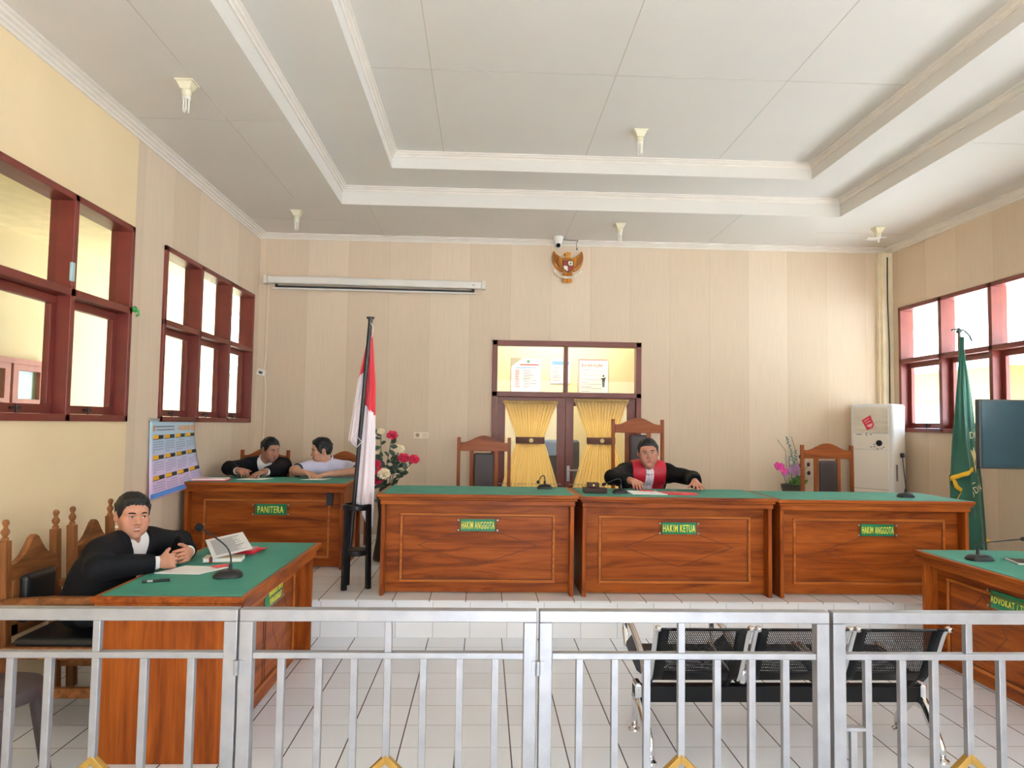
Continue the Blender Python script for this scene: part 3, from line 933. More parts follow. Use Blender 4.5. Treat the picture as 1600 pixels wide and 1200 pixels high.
# ---------------------------------------------------------------- barrier of aluminium gates
FY = 2.4
def barrier(label, x0, x1, bars, centre, hinge=None, extra=None):
    t = thing('barrier_gate', label, 'barrier', ((x0 + x1) / 2, FY, 0), 0, 'welded aluminium barrier gates')
    ox = (x0 + x1) / 2
    ZT = .945
    d = .02
    f = MB()
    f.box((x0 - ox, -d, ZT - .038), (x1 - ox, d, ZT)); f.box((x0 - ox, -d, .0), (x0 - ox + .043, d, ZT - .038))
    f.box((x1 - ox - .043, -d, .0), (x1 - ox, d, ZT - .038)); f.box((x0 - ox + .043, -d, .06), (x1 - ox - .043, d, .095))
    f.build('frame', ALU, t, bevel=.003)
    MB().box((x0 - ox + .043, -.014, .788), (x1 - ox - .043, .014, .808)).build('mid_rail', ALU, t, bevel=.002)
    zc, hd, hw = .296, .19, .20
    for x in bars:
        e = abs(x - centre)
        if e < .01:
            segs = [(.808, ZT - .038), (zc + hd - .01, .788), (.095, zc - hd + .01)]
        elif e < hw:
            k = hd * (1 - e / hw)
            segs = [(zc + k, .788), (.095, zc - k)]
        else:
            segs = [(.095, .788)]
        for a, c in segs:
            if c > a:
                MB().box((x - ox - .0115, -.0115, a), (x - ox + .0115, .0115, c)).build('bar', ALU, t, bevel=.002)
    # gold square set on its corner
    g = MB()
    cx = centre - ox
    q = .022
    for s in (-1, 1):
        for v in (-1, 1):
            P = [(cx, zc + v * hd), (cx + s * hw, zc), (cx + s * (hw - q * 1.35), zc), (cx, zc + v * (hd - q * 1.35))]
            g.prism(P, -.0125, .0125)
    g.build('diamond', GOLD, t, bevel=.002)
    if hinge:
        h = MB().cyl((hinge - ox, -.029, .742), (hinge - ox, -.029, .788), .008, n=10)
        h.box((hinge - ox - .02, -.0235, .745), (hinge - ox + .02, -.0203, .785))
        h.build('hinge', ALU, t)
    if extra:
        e = MB()
        for lo, hi in extra:
            e.box((lo[0] - ox, lo[1], lo[2]), (hi[0] - ox, hi[1], hi[2]))
        e.build('lock_bracket', ALU, t, bevel=.002)
    return t
barrier('aluminium barrier gate in front of the armchair and the smiling man', -1.80, -.779, [-1.635, -1.49, -1.372, -1.225, -1.074, -.925], -1.225 - .0, hinge=-.776)
barrier('aluminium barrier gate standing before the prosecutor desk corner and bare floor', -.773, .183, [-.640, -.520, -.407, -.299, -.184, -.066, .049], -.299, hinge=.187)
barrier('aluminium barrier gate in front of the left end of the mesh bench', .191, 1.152, [.325, .441, .547, .661, .781, .896, 1.009], .661)
barrier('aluminium barrier gate in front of the right end of the mesh bench', 1.164, 2.20, [1.286, 1.403, 1.513, 1.63, 1.742, 1.86, 1.98, 2.09], 1.63, extra=[((1.207, -.012, .556), (1.275, .012, .568)), ((1.225, -.010, .095), (1.247, .010, .556))])

# ---------------------------------------------------------------- mesh bench
def mesh_mat():
    m, nt, b = nodes('perforated_black_steel')
    out = nt.nodes['Material Output']
    b.inputs['Base Color'].default_value = (.006, .006, .007, 1)
    b.inputs['Roughness'].default_value = .5
    b.inputs['Specular IOR Level'].default_value = .25
    t = N(nt, 'ShaderNodeTexCoord')
    mp = N(nt, 'ShaderNodeMapping')
    mp.inputs['Scale'].default_value = (105, 105, 105)
    nt.links.new(t.outputs['UV'], mp.inputs['Vector'])
    sx = N(nt, 'ShaderNodeSeparateXYZ')
    nt.links.new(mp.outputs[0], sx.inputs[0])
    row = math_(nt, 'FLOOR', sx.outputs[1])
    sh = math_(nt, 'MULTIPLY', math_(nt, 'MODULO', row, 2.0), .5)
    fx = math_(nt, 'SUBTRACT', math_(nt, 'FRACT', math_(nt, 'ADD', sx.outputs[0], sh)), .5)
    fy = math_(nt, 'SUBTRACT', math_(nt, 'FRACT', sx.outputs[1]), .5)
    r2 = math_(nt, 'ADD', math_(nt, 'MULTIPLY', fx, fx), math_(nt, 'MULTIPLY', fy, fy))
    hole = math_(nt, 'LESS_THAN', r2, .09)
    tr = N(nt, 'ShaderNodeBsdfTransparent')
    mx = N(nt, 'ShaderNodeMixShader')
    nt.links.new(hole, mx.inputs[0])
    nt.links.new(b.outputs[0], mx.inputs[1])
    nt.links.new(tr.outputs[0], mx.inputs[2])
    nt.links.new(mx.outputs[0], out.inputs['Surface'])
    return m
PERF = mesh_mat()
BENCHB = mat('black_powder_coat', (13, 13, 15), .5, spec=.25)
bn = thing('waiting_bench', 'three-seat black mesh waiting bench with chrome arms behind the barrier', 'bench', (1.45, 3.6, 0))
BX = 1.45
MB().box((.755 - BX, -.03, .205), (2.215 - BX, .03, .283)).build('beam', BENCHB, bn, bevel=.006)
# side profile of a seat: front lip, seat, bend, back leaning towards the viewer, rolled top
PRF = [(.30, .355), (.33, .375), (.28, .392), (.12, .378), (-.02, .352), (-.10, .345), (-.15, .365), (-.185, .42), (-.225, .50), (-.262, .58), (-.285, .622), (-.305, .640), (-.325, .638)]
def smooth_path(P, k=5):
    P = [Vector((p[0], p[1], 0)) for p in P]
    out = []
    for i in range(len(P) - 1):
        a, b, c, d = P[max(i - 1, 0)], P[i], P[i + 1], P[min(i + 2, len(P) - 1)]
        for j in range(k):
            u = j / k
            out.append(.5 * ((2 * b) + (c - a) * u + (2 * a - 5 * b + 4 * c - d) * u * u + (3 * b - a - 3 * c + d) * u ** 3))
    out.append(P[-1])
    return [(p.x, p.y) for p in out]
SP = smooth_path(PRF)
def strip(x0, x1, prof):
    return [[(x, y, z) for x in (x0, x1)] for y, z in prof]
for k, cx in enumerate((1.015, 1.475, 1.935)):
    cx -= BX
    hw = .205
    e = .05
    rim = MB()
    n = len(SP)
    i0, i1, i2, i3 = 5, 21, 34, n - 11
    for x0, x1 in ((cx - hw, cx - hw + e), (cx + hw - e, cx + hw)):
        rim.grid(strip(x0, x1, SP))
    for a, b_ in ((0, i0), (i1, i2), (i3, n - 1)):
        rim.grid(strip(cx - hw + e, cx + hw - e, SP[a:b_ + 1]))
    ro = rim.build('seat_rim', BENCHB, bn, smooth=True)
    ro.modifiers.new('sheet', 'SOLIDIFY').thickness = .004
    mp_ = MB()
    uvs = []
    for a, b_ in ((i0, i1), (i2, i3)):
        mp_.grid(strip(cx - hw + e, cx + hw - e, SP[a:b_ + 1]))
        acc = 0
        for j in range(a, b_ + 1):
            if j > a:
                acc += math.hypot(SP[j][0] - SP[j - 1][0], SP[j][1] - SP[j - 1][1])
            for xx in (0, 2 * (hw - e)):
                uvs.append((xx, acc))
    mo = mp_.build('mesh_panel', PERF, bn, smooth=True)
    uv = mo.data.uv_layers.new(name='UVMap')
    for lp in mo.data.loops:
        uv.data[lp.index].uv = uvs[lp.vertex_index]
    for s in (-1, 1):
        fr = MB()
        rows = []
        x = cx + s * (hw + .008)
        L = []
        fr.tube([(x, y, z) for y, z in SP], [.0125] * len(SP), 8)
        fr.build('side_frame', CHROME, bn, smooth=True)
        br = MB().prism([(-.10, .345), (-.03, .283), (.05, .283), (.09, .365), (.0, .35)], x - .012 - s * .02, x + .012 - s * .02, 'x')
        br.build('seat_bracket', BENCHB, bn, bevel=.004)
def bench_arm(x):
    a = MB()
    pts = [(x, -.15, .345), (x, -.155, .40), (x, -.10, .455), (x, .10, .515), (x, .26, .535), (x, .31, .515), (x, .315, .46), (x, .27, .39)]
    P = [Vector(p) for p in pts]
    out = []
    for i in range(len(P) - 1):
        a_, b_, c_, d_ = P[max(i - 1, 0)], P[i], P[i + 1], P[min(i + 2, len(P) - 1)]
        for j in range(6):
            u = j / 6
            out.append(.5 * ((2 * b_) + (c_ - a_) * u + (2 * a_ - 5 * b_ + 4 * c_ - d_) * u * u + (3 * b_ - a_ - 3 * c_ + d_) * u ** 3))
    out.append(P[-1])
    a.tube(out, .0155, 10)
    a.build('armrest', CHROME, bn, smooth=True)
    MB().prism([(-.13, .37), (.0, .35), (.26, .39), (.28, .40), (.1, .50), (-.09, .45)], x - .004, x + .004, 'x').build('arm_plate', BENCHB, bn)
bench_arm(.775 - BX)
bench_arm(1.245 - BX)
for sx_, x in ((-1, .775), (1, 2.195)):
    x -= BX
    hub = MB().box((x - .018, -.045, .17), (x + .018, .045, .30))
    hub.build('leg_hub', CHROME, bn, bevel=.012, seg=3)
    for y1 in (-.205, .16):
        fo = 0.02 * sx_
        l = MB().tube([(x, 0, .235), (x - .01 * sx_, y1 * .35, .19), (x - .02 * sx_, y1 * .85, .095), (x - .02 * sx_, y1, .06), (x - .02 * sx_, y1, .022)], [.026, .025, .019, .017, .016], 12)
        lo = l.build('leg', CHROME, bn, smooth=True)
        MB().lathe([(.012, .025), (.014, .018), (.030, .008), (.032, 0), (0, 0)], 16, Matrix.Translation((x - .02 * sx_, y1, 0))).build('foot', CHROME, lo, smooth=.6)
# ---------------------------------------------------------------- on the walls and ceiling
t = thing('projector_screen', 'long white rolled-up projector screen high on the back wall', 'projector screen', (-1.287, YB - .06, 3.13))
tilt = Matrix.Rotation(.0055, 4, 'Y')
MB().box((-1.235, -.05, -.004), (1.235, .05, .083), tilt).build('housing', WHITEP, t, bevel=.02, seg=4)
for s in (-1, 1):
    e = MB().box((s * 1.255 - .02, -.052, -.008), (s * 1.255 + .02, .054, .088), tilt)
    e.tube([tilt @ V(s * 1.24, .03, .085), tilt @ V(s * 1.24, .055, .115)], .006, 8)
    e.build('end_cap', mat('ivory_plastic', (222, 216, 204), .45), t, bevel=.006)
m = MB().box((-1.135, -.008, -.046), (1.135, .008, -.022), tilt)
for s in (-1, 1):
    m.box((s * 1.135 - .014, -.008, -.046), (s * 1.135 + .014, .008, .0), tilt)
m.build('black_leader', BLACKP, t)
MB().box((-1.175, -.014, -.064), (1.175, .014, -.046), tilt).build('bottom_bar', WHITEP, t, bevel=.004)
MB().box((1.12, -.052, .03), (1.15, -.050, .036), tilt).build('maker_mark', DARKINK, t)

# carved eagle emblem
em = thing('eagle_emblem', 'gilded wooden eagle emblem with red and white shield above the door', 'wall emblem', (.95, YB - .003, 3.42))
GWOOD = wood('gilded_wood', (130, 78, 22), (178, 112, 34), (205, 142, 56), axis='z', rough=.4)
GDARK = mat('dark_gilt', (120, 66, 20), .5)
def sm(P, k=4):
    return [(a, b) for a, b in smooth_path(P + [P[0]], k)[:-1]]
MB().box((-.05, -.004, -.1), (.05, .003, .06)).build('mounting_plate', GDARK, em)
body = [(-.03, .10), (-.045, .06), (-.06, .0), (-.055, -.06), (-.04, -.10), (.04, -.10), (.055, -.06), (.06, .0), (.045, .06), (.03, .10)]
MB().prism(sm(body), -.06, 0).build('body', GWOOD, em, bevel=.014, seg=3)
head = [(-.055, .128), (-.035, .135), (-.03, .118), (-.03, .09), (.03, .09), (.026, .125), (.035, .15), (.02, .158), (.0, .165), (-.02, .16), (-.045, .148)]
MB().prism(head, -.075, -.02).build('head', GWOOD, em, bevel=.008, seg=3)
for s in (-1, 1):
    wing = [(.04, .09), (.09, .115), (.135, .145), (.165, .182), (.182, .14), (.185, .09), (.17, .03), (.14, -.02), (.10, -.055), (.06, -.06), (.05, .0)]
    w = MB().prism([(s * a, b) for a, b in sm(wing, 3)], -.04, -.005).build('wing', GWOOD, em, bevel=.008, seg=2)
    f = MB()
    for k in range(7):
        a0 = (s * (.06 + .012 * k), -.05 + .012 * k)
        a1 = (s * (.12 + .009 * k), .10 + .009 * k)
        f.tube([(a0[0], -.041, a0[1]), ((a0[0] + a1[0]) / 2 + s * .02, -.042, (a0[1] + a1[1]) / 2), (a1[0], -.041, a1[1])], .0025, 6)
    f.build('feather_lines', GDARK, w)
    MB().prism([(s * .028, -.095), (s * .06, -.085), (s * .062, -.135), (s * .045, -.155), (s * .03, -.135)], -.05, -.01).build('leg', GWOOD, em, bevel=.006)
tail = [(-.035, -.09), (.035, -.09), (.06, -.185), (.03, -.197), (0, -.2), (-.03, -.197), (-.06, -.185)]
MB().prism(tail, -.035, -.004).build('tail', GWOOD, em, bevel=.005)
sh = MB()
E_RED = mat('emblem_red', (150, 34, 40), .5)
E_WHT = mat('emblem_white', (235, 226, 208), .5)
sh.mat(0).prism([(-.06, .055), (.062, .055), (.062, -.02), (.05, -.05), (.001, -.082), (-.048, -.05), (-.06, -.02)], -.078, -.05)
sh.mat(1).prism([(-.053, .048), (-.003, .048), (-.003, .0), (-.053, .0)], -.082, -.078); sh.prism([(.004, -.006), (.055, -.006), (.053, -.022), (.045, -.044), (.004, -.070)], -.082, -.078)
sh.mat(2).prism([(.004, .048), (.055, .048), (.055, .0), (.004, .0)], -.082, -.078); sh.prism([(-.053, -.006), (-.003, -.006), (-.003, -.070), (-.043, -.044), (-.051, -.022)], -.082, -.078)
sh.mat(3).prism([(.014, .022), (.03, .04), (.046, .022), (.036, .016), (.033, .006), (.027, .006), (.024, .016)], -.084, -.082)
sh.mat(0).prism([(-.014, .0), (.0, .018), (.015, 0), (.0, -.02)], -.086, -.082)
sh.mat(3).prism([(-.006, -.002), (.0, .007), (.007, -.002), (.0, -.010)], -.088, -.086)
sh.build('shield', [mat('emblem_black', (28, 20, 18), .5), E_RED, E_WHT, mat('emblem_green', (70, 110, 70), .5)], em)
rib = MB()
pts = [(-.163, -.055), (-.14, -.085), (-.11, -.11), (-.07, -.13), (-.03, -.138), (.03, -.138), (.07, -.13), (.11, -.11), (.14, -.085), (.163, -.055)]
for (a, b), (c, d) in zip(pts, pts[1:]):
    rib.prism([(a, b - .013), (c, d - .013), (c, d + .013), (a, b + .013)], -.062, -.05)
r_ = rib.build('ribbon', E_WHT, em)
tx = MB()
words_ = 'BHINNEKA TUNGGAL IKA'
for i, chv in enumerate(words_):
    if chv == ' ':
        continue
    u = -.135 + .27 * i / (len(words_) - 1)
    zc = np.interp(u, [p[0] for p in pts], [p[1] for p in pts])
    tx.text(chv, .008 if chv != 'I' else .002, .013, .001, Matrix.Translation((u, -.062, zc)) @ RX)
tx.build('motto', mat('emblem_black', (28, 20, 18), .5), r_)

t = thing('security_camera', 'white dome security camera on the ceiling above the eagle emblem', 'camera', (.82, 8.22, H0))
MB().lathe([(0, 0), (.062, 0), (.060, -.02), (.05, -.06), (.045, -.075), (0, -.075)], 24).build('mount', WHITEP, t, smooth=.6)
h = MB().ell((0, -.005, -.10), (.042, .042, .042)).build('head', WHITEP, t, smooth=True)
MB().lathe([(.026, 0), (.024, .012), (0, .014)], 20, Matrix.Translation((0, -.036, -.108)) @ Matrix.Rotation(PI / 2 + .2, 4, 'X')).build('lens', mat('lens_black', (8, 8, 10), .5, spec=.1), h, smooth=.6)
t2 = MB().tube([(.04, 0, -.03), (.14, .01, -.035), (.235, .03, -.03)], .006, 8).tube([(.235, .03, -.03), (.22, .06, -.06), (.232, .09, -.11)], .004, 8).ell((.232, .09, -.115), (.010, .010, .016), n=8, m=6)
t2.build('cable', mat('grey_cable', (120, 112, 104), .6), t, smooth=.8)

def lamp(label, loc, kind=0):
    t = thing('ceiling_lamp', label, 'lamp', loc, 0)
    CER = mat('ceramic_holder', (226, 218, 190), .4)
    q = MB()
    def fr_(s0, z0, s1, z1):
        q.add([(-s0, -s0, z0), (s0, -s0, z0), (s0, s0, z0), (-s0, s0, z0), (-s1, -s1, z1), (s1, -s1, z1), (s1, s1, z1), (-s1, s1, z1)],
              [(0, 1, 2, 3), (7, 6, 5, 4), (0, 4, 5, 1), (1, 5, 6, 2), (2, 6, 7, 3), (3, 7, 4, 0)])
    fr_(.058, 0, .058, -.012)
    fr_(.05, -.012, .03, -.055)
    q.build('base', CER, t, bevel=.003)
    MB().lathe([(.026, -.055), (.03, -.06), (.03, -.085), (.024, -.095), (0, -.095)], 18).build('holder', CER, t, smooth=.6)
    b = MB().lathe([(.024, -.095), (.026, -.10), (.026, -.12), (0, -.12)], 16)
    if kind == 0:
        for k in range(3):
            a = 2 * PI * k / 3 + .4
            ux, uy = math.cos(a), math.sin(a)
            b.tube([(ux * .016 - uy * .008, uy * .016 + ux * .008, -.12), (ux * .016 - uy * .008, uy * .016 + ux * .008, -.19), (ux * .016, uy * .016, -.198), (ux * .016 + uy * .008, uy * .016 - ux * .008, -.19), (ux * .016 + uy * .008, uy * .016 - ux * .008, -.12)], .0055, 8)
        b.build('bulb', mat('bulb_glass', (236, 232, 222), .3), t, smooth=.7)
    else:
        b.tube([(0, 0, -.12), (0, 0, -.16)], .012, 10)
        bo = b.build('bulb', mat('bulb_glass', (236, 232, 222), .3), t, smooth=.7)
        MB().box((-.13, -.02, -.128), (.0, .0, -.112)).box((-.13, .01, -.135), (-.02, .025, -.122)).box((.02, -.01, -.11), (.085, .01, -.100)).build('blade', WHITEP, bo, bevel=.003)
    return t
lamp('unlit ceiling lamp nearest the viewer, over the big left window', (-1.957, 4.62, H0))
lamp('unlit ceiling lamp in the far left corner above the projector screen', (-1.98, 7.45, H0))
lamp('unlit ceiling lamp between the eagle emblem and the stepped ceiling edge', (1.43, 7.64, H0))
lamp('unlit lamp with splayed blades in the far right ceiling corner', (4.215, 7.52, H0), 1)
lamp('unlit lamp on the raised middle field of the ceiling', (1.283, 5.96, H2))

def socket(name, label, loc):
    t = thing(name, label, 'socket', loc)
    MB().box((-.085, -.012, -.036), (.085, 0, .036)).build('plate', mat('ivory_plate', (236, 220, 196), .4), t, bevel=.005)
    m = MB().lathe([(.024, 0), (.024, .003), (.02, .003), (.019, -.004), (0, -.004)], 18, Matrix.Translation((-.04, -.0125, 0)) @ RX)
    m.build('outlet', mat('ivory_dark', (176, 150, 120), .5), t)
    MB().box((.015, -.016, -.024), (.07, -.012, .024)).build('switch', mat('ivory_switch', (226, 204, 176), .4), t, bevel=.002)
    return t
socket('wall_socket', 'ivory wall socket with switch beside the rose arrangement', (-.727, YB - .001, 1.411))
t = thing('wall_switch', 'small white cable box in the left corner under the projector screen', 'switch', (-2.57, YB - .001, 2.1))
MB().box((-.05, -.035, -.03), (.04, 0, .04), Matrix.Rotation(.3, 4, 'Y')).build('box', WHITEP, t, bevel=.005)
MB().box((-.03, -.038, -.012), (.012, -.034, .016), Matrix.Rotation(.3, 4, 'Y')).build('button', DARKINK, t)
c = MB().tube([(.02, -.004, .03), (.04, -.005, .2), (.045, -.005, 1.06)], .006, 8).tube([(.03, -.004, -.02), (.05, -.005, -.2), (.03, -.005, -1.7)], .006, 8)
c.build('cable', mat('white_cable', (228, 214, 192), .5), t, smooth=.7)
t = MB().tube([(4.755, YB - .108, 3.6), (4.75, YB - .108, 3.1), (4.765, YB - .108, 2.5), (4.76, YB - .108, 1.75)], .007, 8).build('wall_cable', mat('dark_cable', (60, 56, 50), .6), smooth=True)
tag(t, 'dark cable running down the cream corner casing above the air conditioner', 'cable')
t = thing('window_hook', 'green plastic hook on the edge of the big left window', 'hook', (XL + .03, 5.40, 2.36))
MB().lathe([(0, 0), (.02, 0), (.024, .01), (.018, .02), (0, .022)], 14, Matrix.Rotation(PI / 2, 4, 'Y')).tube([(.012, 0, 0), (.035, 0, -.01), (.04, 0, -.04), (.02, .0, -.05)], .008, 8).build('hook', mat('green_plastic', (40, 140, 60), .4), t, smooth=.8)
t = thing('glass_stop', 'pale blue clip on the mullion of the big left window', 'clip', (XL + .018, 4.60, 2.47))
MB().box((0, -.02, -.06), (.02, .015, .06)).build('clip', mat('pale_blue_plastic', (170, 205, 205), .4), t, bevel=.006)

# wall calendar, hanging loose from its top edge, lower corner curling out
cal = thing('wall_calendar', 'blue and lilac wall calendar with yellow month headers under the far left window', 'calendar', (XL, 6.215, .94))
def cal_mat():
    m, nt, b = nodes('calendar_print')
    t = N(nt, 'ShaderNodeTexCoord')
    sx = N(nt, 'ShaderNodeSeparateXYZ')
    nt.links.new(t.outputs['Object'], sx.inputs[0])
    c = ramp(nt, math_(nt, 'DIVIDE', sx.outputs[2], .61), [(.0, lin((232, 200, 236))), (.35, lin((222, 206, 240))), (.6, lin((196, 212, 236))), (1, lin((178, 216, 232)))])
    nt.links.new(c, b.inputs['Base Color'])
    b.inputs['Roughness'].default_value = .35
    return m
def cal_pt(u, v, lift=0.0):
    """u 0..1 along the wall (viewer's left to right), v 0..1 from the bottom up"""
    y = -.435 + .87 * u + .02 * (1 - v)
    curl = .10 * (1 - v) ** 2 * (.25 + .75 * u) + .012
    return (curl + lift, y - .03 * (1 - v) ** 2 * (1 - u), .61 * v + .045 * u * (1 - v) - .03 * (1 - v) * (1 - u))
rows = [[cal_pt(i / 16, j / 16) for i in range(17)] for j in range(17)]
so = MB().grid(rows).build('sheet', cal_mat(), cal, smooth=True)
so.modifiers.new('paper', 'SOLIDIFY').thickness = .0025
MB().box((.004, -.44, .595), (.02, .44, .618)).build('hanger_strip', mat('tin_strip', (150, 150, 150), .4), cal)
def patch(w, u0, u1, v0, v1, lift=.004):
    n = 4
    w.grid([[cal_pt(u0 + (u1 - u0) * i / n, v0 + (v1 - v0) * j / n, lift) for i in range(n + 1)] for j in range(n + 1)])
CY = mat('calendar_yellow', (236, 176, 40), .5); CBK = mat('calendar_black', (44, 50, 48), .5); CT = mat('calendar_teal_text', (128, 140, 168), .6); CB = mat('calendar_blue', (84, 140, 212), .5)
yl, bk, nm = MB(), MB(), MB()
for r_i in range(3):
    for c_i in range(4):
        u0, v1 = .055 + c_i * .238, .80 - r_i * .258
        patch(yl, u0, u0 + .11, v1 - .05, v1); patch(bk, u0 + .11, u0 + .21, v1 - .055, v1 - .003)
        patch(bk, u0 - .004, u0 + .11, v1 - .058, v1 - .05)
        for wk in range(5):
            for dd in range(7):
                if (wk == 0 and dd < (c_i + r_i) % 5) or (wk == 4 and dd > (2 * c_i + r_i) % 6):
                    continue
                patch(nm, u0 + .012 + dd * .029, u0 + .026 + dd * .029, v1 - .098 - wk * .031, v1 - .084 - wk * .031)
yl.build('month_header_print', CY, cal); bk.build('month_year_print', CBK, cal); nm.build('day_number_print', CT, cal)
m = MB(); patch(m, .10, .50, .895, .915); patch(m, .12, .50, .855, .872); m.build('office_line_print', INK, cal)
m = MB(); patch(m, .055, .095, .85, .92); m.build('crest', mat('calendar_crest', (186, 140, 96), .6), cal)
m = MB(); patch(m, .01, .62, .015, .075); m.build('footer_band', CB, cal)
m = MB()
m.text('KALENDER 2025', .36, .042, .001, Matrix.Translation((.024, .245, .61 * .888)) @ Matrix(((0, 0, 1, 0), (1, 0, 0, 0), (0, 1, 0, 0), (0, 0, 0, 1))))
m.build('title', mat('calendar_orange', (232, 140, 30), .5), cal)

# ---------------------------------------------------------------- floor-standing air conditioner
ACW = mat('ac_casing', (238, 230, 218), .45, var=.02)
ac = thing('air_conditioner', 'tall floor-standing white air conditioner with red sticker in the right corner', 'air conditioner', (4.342, 7.94, PZ), math.radians(-52))
b = MB().box((-.235, 0, 0), (.235, .33, 1.572))
b.build('cabinet', mat('ac_shell', (232, 230, 228), .4, var=.02), ac, bevel=.03, seg=5)
MB().box((-.195, -.012, .06), (.185, .03, 1.05)).build('lower_panel', ACW, ac, bevel=.005)
MB().box((-.195, -.012, 1.06), (.185, .03, 1.23)).build('control_panel', ACW, ac, bevel=.004)
g = MB()
for k in range(9):
    z = 1.245 + k * .0325
    g.box((-.195, -.011, z), (.185, .02, z + .028), Matrix.Translation((0, 0, 0)))
g.build('louvre', mat('ac_louvre', (226, 216, 198), .5), ac, bevel=.003)
MB().box((-.195, -.002, .62), (.185, -.0125, .626)).build('panel_seam', mat('ac_seam', (186, 164, 146), .6), ac)
st = MB().prism([(-.10, 1.385), (-.005, 1.445), (.035, 1.34), (.02, 1.305), (-.04, 1.275)], -.0165, -.0125)
st.build('sticker', mat('sticker_red', (206, 44, 66), .4), ac)
st = MB().prism([(-.048, 1.33), (.02, 1.355), (.018, 1.335), (.0, 1.31), (-.03, 1.315)], -.0175, -.0165)
st.prism([(-.075, 1.375), (-.02, 1.41), (-.018, 1.404), (-.07, 1.368)], -.0175, -.0165); st.prism([(-.06, 1.355), (.0, 1.385), (.002, 1.379), (-.058, 1.349)], -.0175, -.0165)
st.build('sticker_print', mat('sticker_pink', (240, 196, 200), .4), ac)
MB().lathe([(.033, 0), (.033, .006), (.028, .009), (0, .009)], 24, Matrix.Translation((.088, -.0125, 1.135)) @ RX).build('dial', BLACKP, ac, smooth=.6)
m = MB()
for x, z in ((.0, 1.09), (.035, 1.095), (.035, 1.12), (.07, 1.07), (.115, 1.075), (.135, 1.09), (-.05, 1.24), (.0, 1.23), (-.05, 1.22)):
    m.box((x - .009, -.0135, z - .006), (x + .009, -.012, z + .006))
m.box((-.165, -.0135, 1.222), (-.10, -.012, 1.232))
m.build('indicator_marks', INK, ac)
MB().box((.2345, .06, .48), (.239, .13, .49)).box((.2345, .05, .72), (.2375, .10, .90)).build('side_marks', INK, ac)

# ---------------------------------------------------------------- display at the right picture edge
tv = thing('television', 'dark switched-off television cut by the right picture edge beside the green flag', 'television', (4.33, 5.5, 0))
TVR = Matrix.Rotation(.0, 4, 'Z')
MB().box((-.475, -.02, 1.262), (.475, .03, 1.802)).build('bezel', mat('tv_bezel', (40, 52, 60), .35), tv, bevel=.006)
MB().box((-.452, -.022, 1.278), (.467, -.0195, 1.788)).build('screen', mat('tv_screen', (42, 74, 86), .25, var=.02), tv)
MB().box((-.03, .03, .06), (.03, .09, 1.75)).build('stand_pole', BLACKM, tv, bevel=.004)
MB().box((-.3, -.18, .03), (.3, .28, .06)).build('stand_foot', BLACKM, tv, bevel=.006)
m = MB()
for x in (-.27, .27):
    for y in (-.15, .25):
        m.cyl((x - .012, y, .017), (x + .012, y, .017), .0165, n=14)
m.build('castor', BLACKP, tv, smooth=.6)

# ---------------------------------------------------------------- flags
st = thing('flag_stand', 'black wooden three-legged stand holding the leaning red and white flag', 'flag stand', (-.985, 5.71, PZ))
m = MB().lathe([(.088, .60), (.105, .60), (.108, .615), (.108, .635), (.10, .645), (.088, .645), (.088, .60)], 28).build('top_ring', BLACKM, st, smooth=.5)
MB().lathe([(0, .255), (.100, .255), (.103, .265), (.103, .29), (.098, .296), (0, .296)], 28).build('lower_plate', BLACKM, st, smooth=.5)
for a in (-2.15, -.28, 2.3):
    c, s_ = math.cos(a), math.sin(a)
    MB().tube([(.103 * c, .103 * s_, .645), (.115 * c, .115 * s_, 0)], [.022, .024], 4).build('leg', BLACKM, st)
fl = thing('flag', 'red and white flag hanging down a leaning black pole on the platform', 'flag', (-.985, 5.70, PZ + .297))
P0, P1 = V(-.04, .0, .012), V(.073, .0, 1.80)
MB().tube([P0, P1], .0165, 12).tube([P1 - V(0, 0, .02), P1 + V(0, 0, .005)], .019, 12).build('pole', BLACKM, fl, smooth=.6)
MB().box((P1.x - .03, -.012, P1.z), (P1.x + .03, .012, P1.z + .018)).build('finial', BLACKM, fl, bevel=.004)
MB().tube([P1 - V(0, .015, .03), P1 + V(.03, -.02, -.07), P1 + V(.015, -.015, -.15)], .003, 6).tube([P0.lerp(P1, .47) + V(-.02, -.02, .02), P0.lerp(P1, .47) + V(.02, -.022, -.02), P0.lerp(P1, .45) + V(-.015, -.022, -.03)], .004, 6).build('tie_cord', mat('white_cord', (222, 220, 220), .7), fl, smooth=True)
FR = mat('flag_red', (204, 22, 44), .65, var=.05, sheen=.3); FW = mat('flag_white', (240, 226, 230), .65, var=.02, sheen=.3)
def flag_cloth(xl, xr, ztop, zbot, fold, bound, ydepth, name, n=40, nz=70):
    """cloth between left and right outlines given per height fraction; bound(u) = height fraction where red turns white"""
    w = MB()
    pts = {}
    vs, fs, ms = [], [], []
    for j in range(nz + 1):
        v = j / nz
        for i in range(n + 1):
            u = i / n
            zt, zb = ztop(u), zbot(u)
            z = zt + (zb - zt) * v
            a, b_ = xl(z), xr(z)
            x = a + (b_ - a) * u
            y = ydepth(u, v) + fold(u, v)
            vs.append((x, y, z))
    k = n + 1
    for j in range(nz):
        for i in range(n):
            q = (j * k + i, j * k + i + 1, (j + 1) * k + i + 1, (j + 1) * k + i)
            fs.append(q)
            zc = sum(vs[a][2] for a in q) / 4
            ms.append(0 if zc > bound((i + .5) / n) else 1)
    w.add(vs, fs)
    w.m = ms
    o = w.build(name, [FR, FW], fl, smooth=True)
    o.modifiers.new('cloth', 'SOLIDIFY').thickness = .003
    return o
def pole_x(z):
    return P0.x + (P1.x - P0.x) * (z - P0.z) / (P1.z - P0.z)
def itp(xs, ys):
    return lambda z: float(np.interp(z, xs, ys))
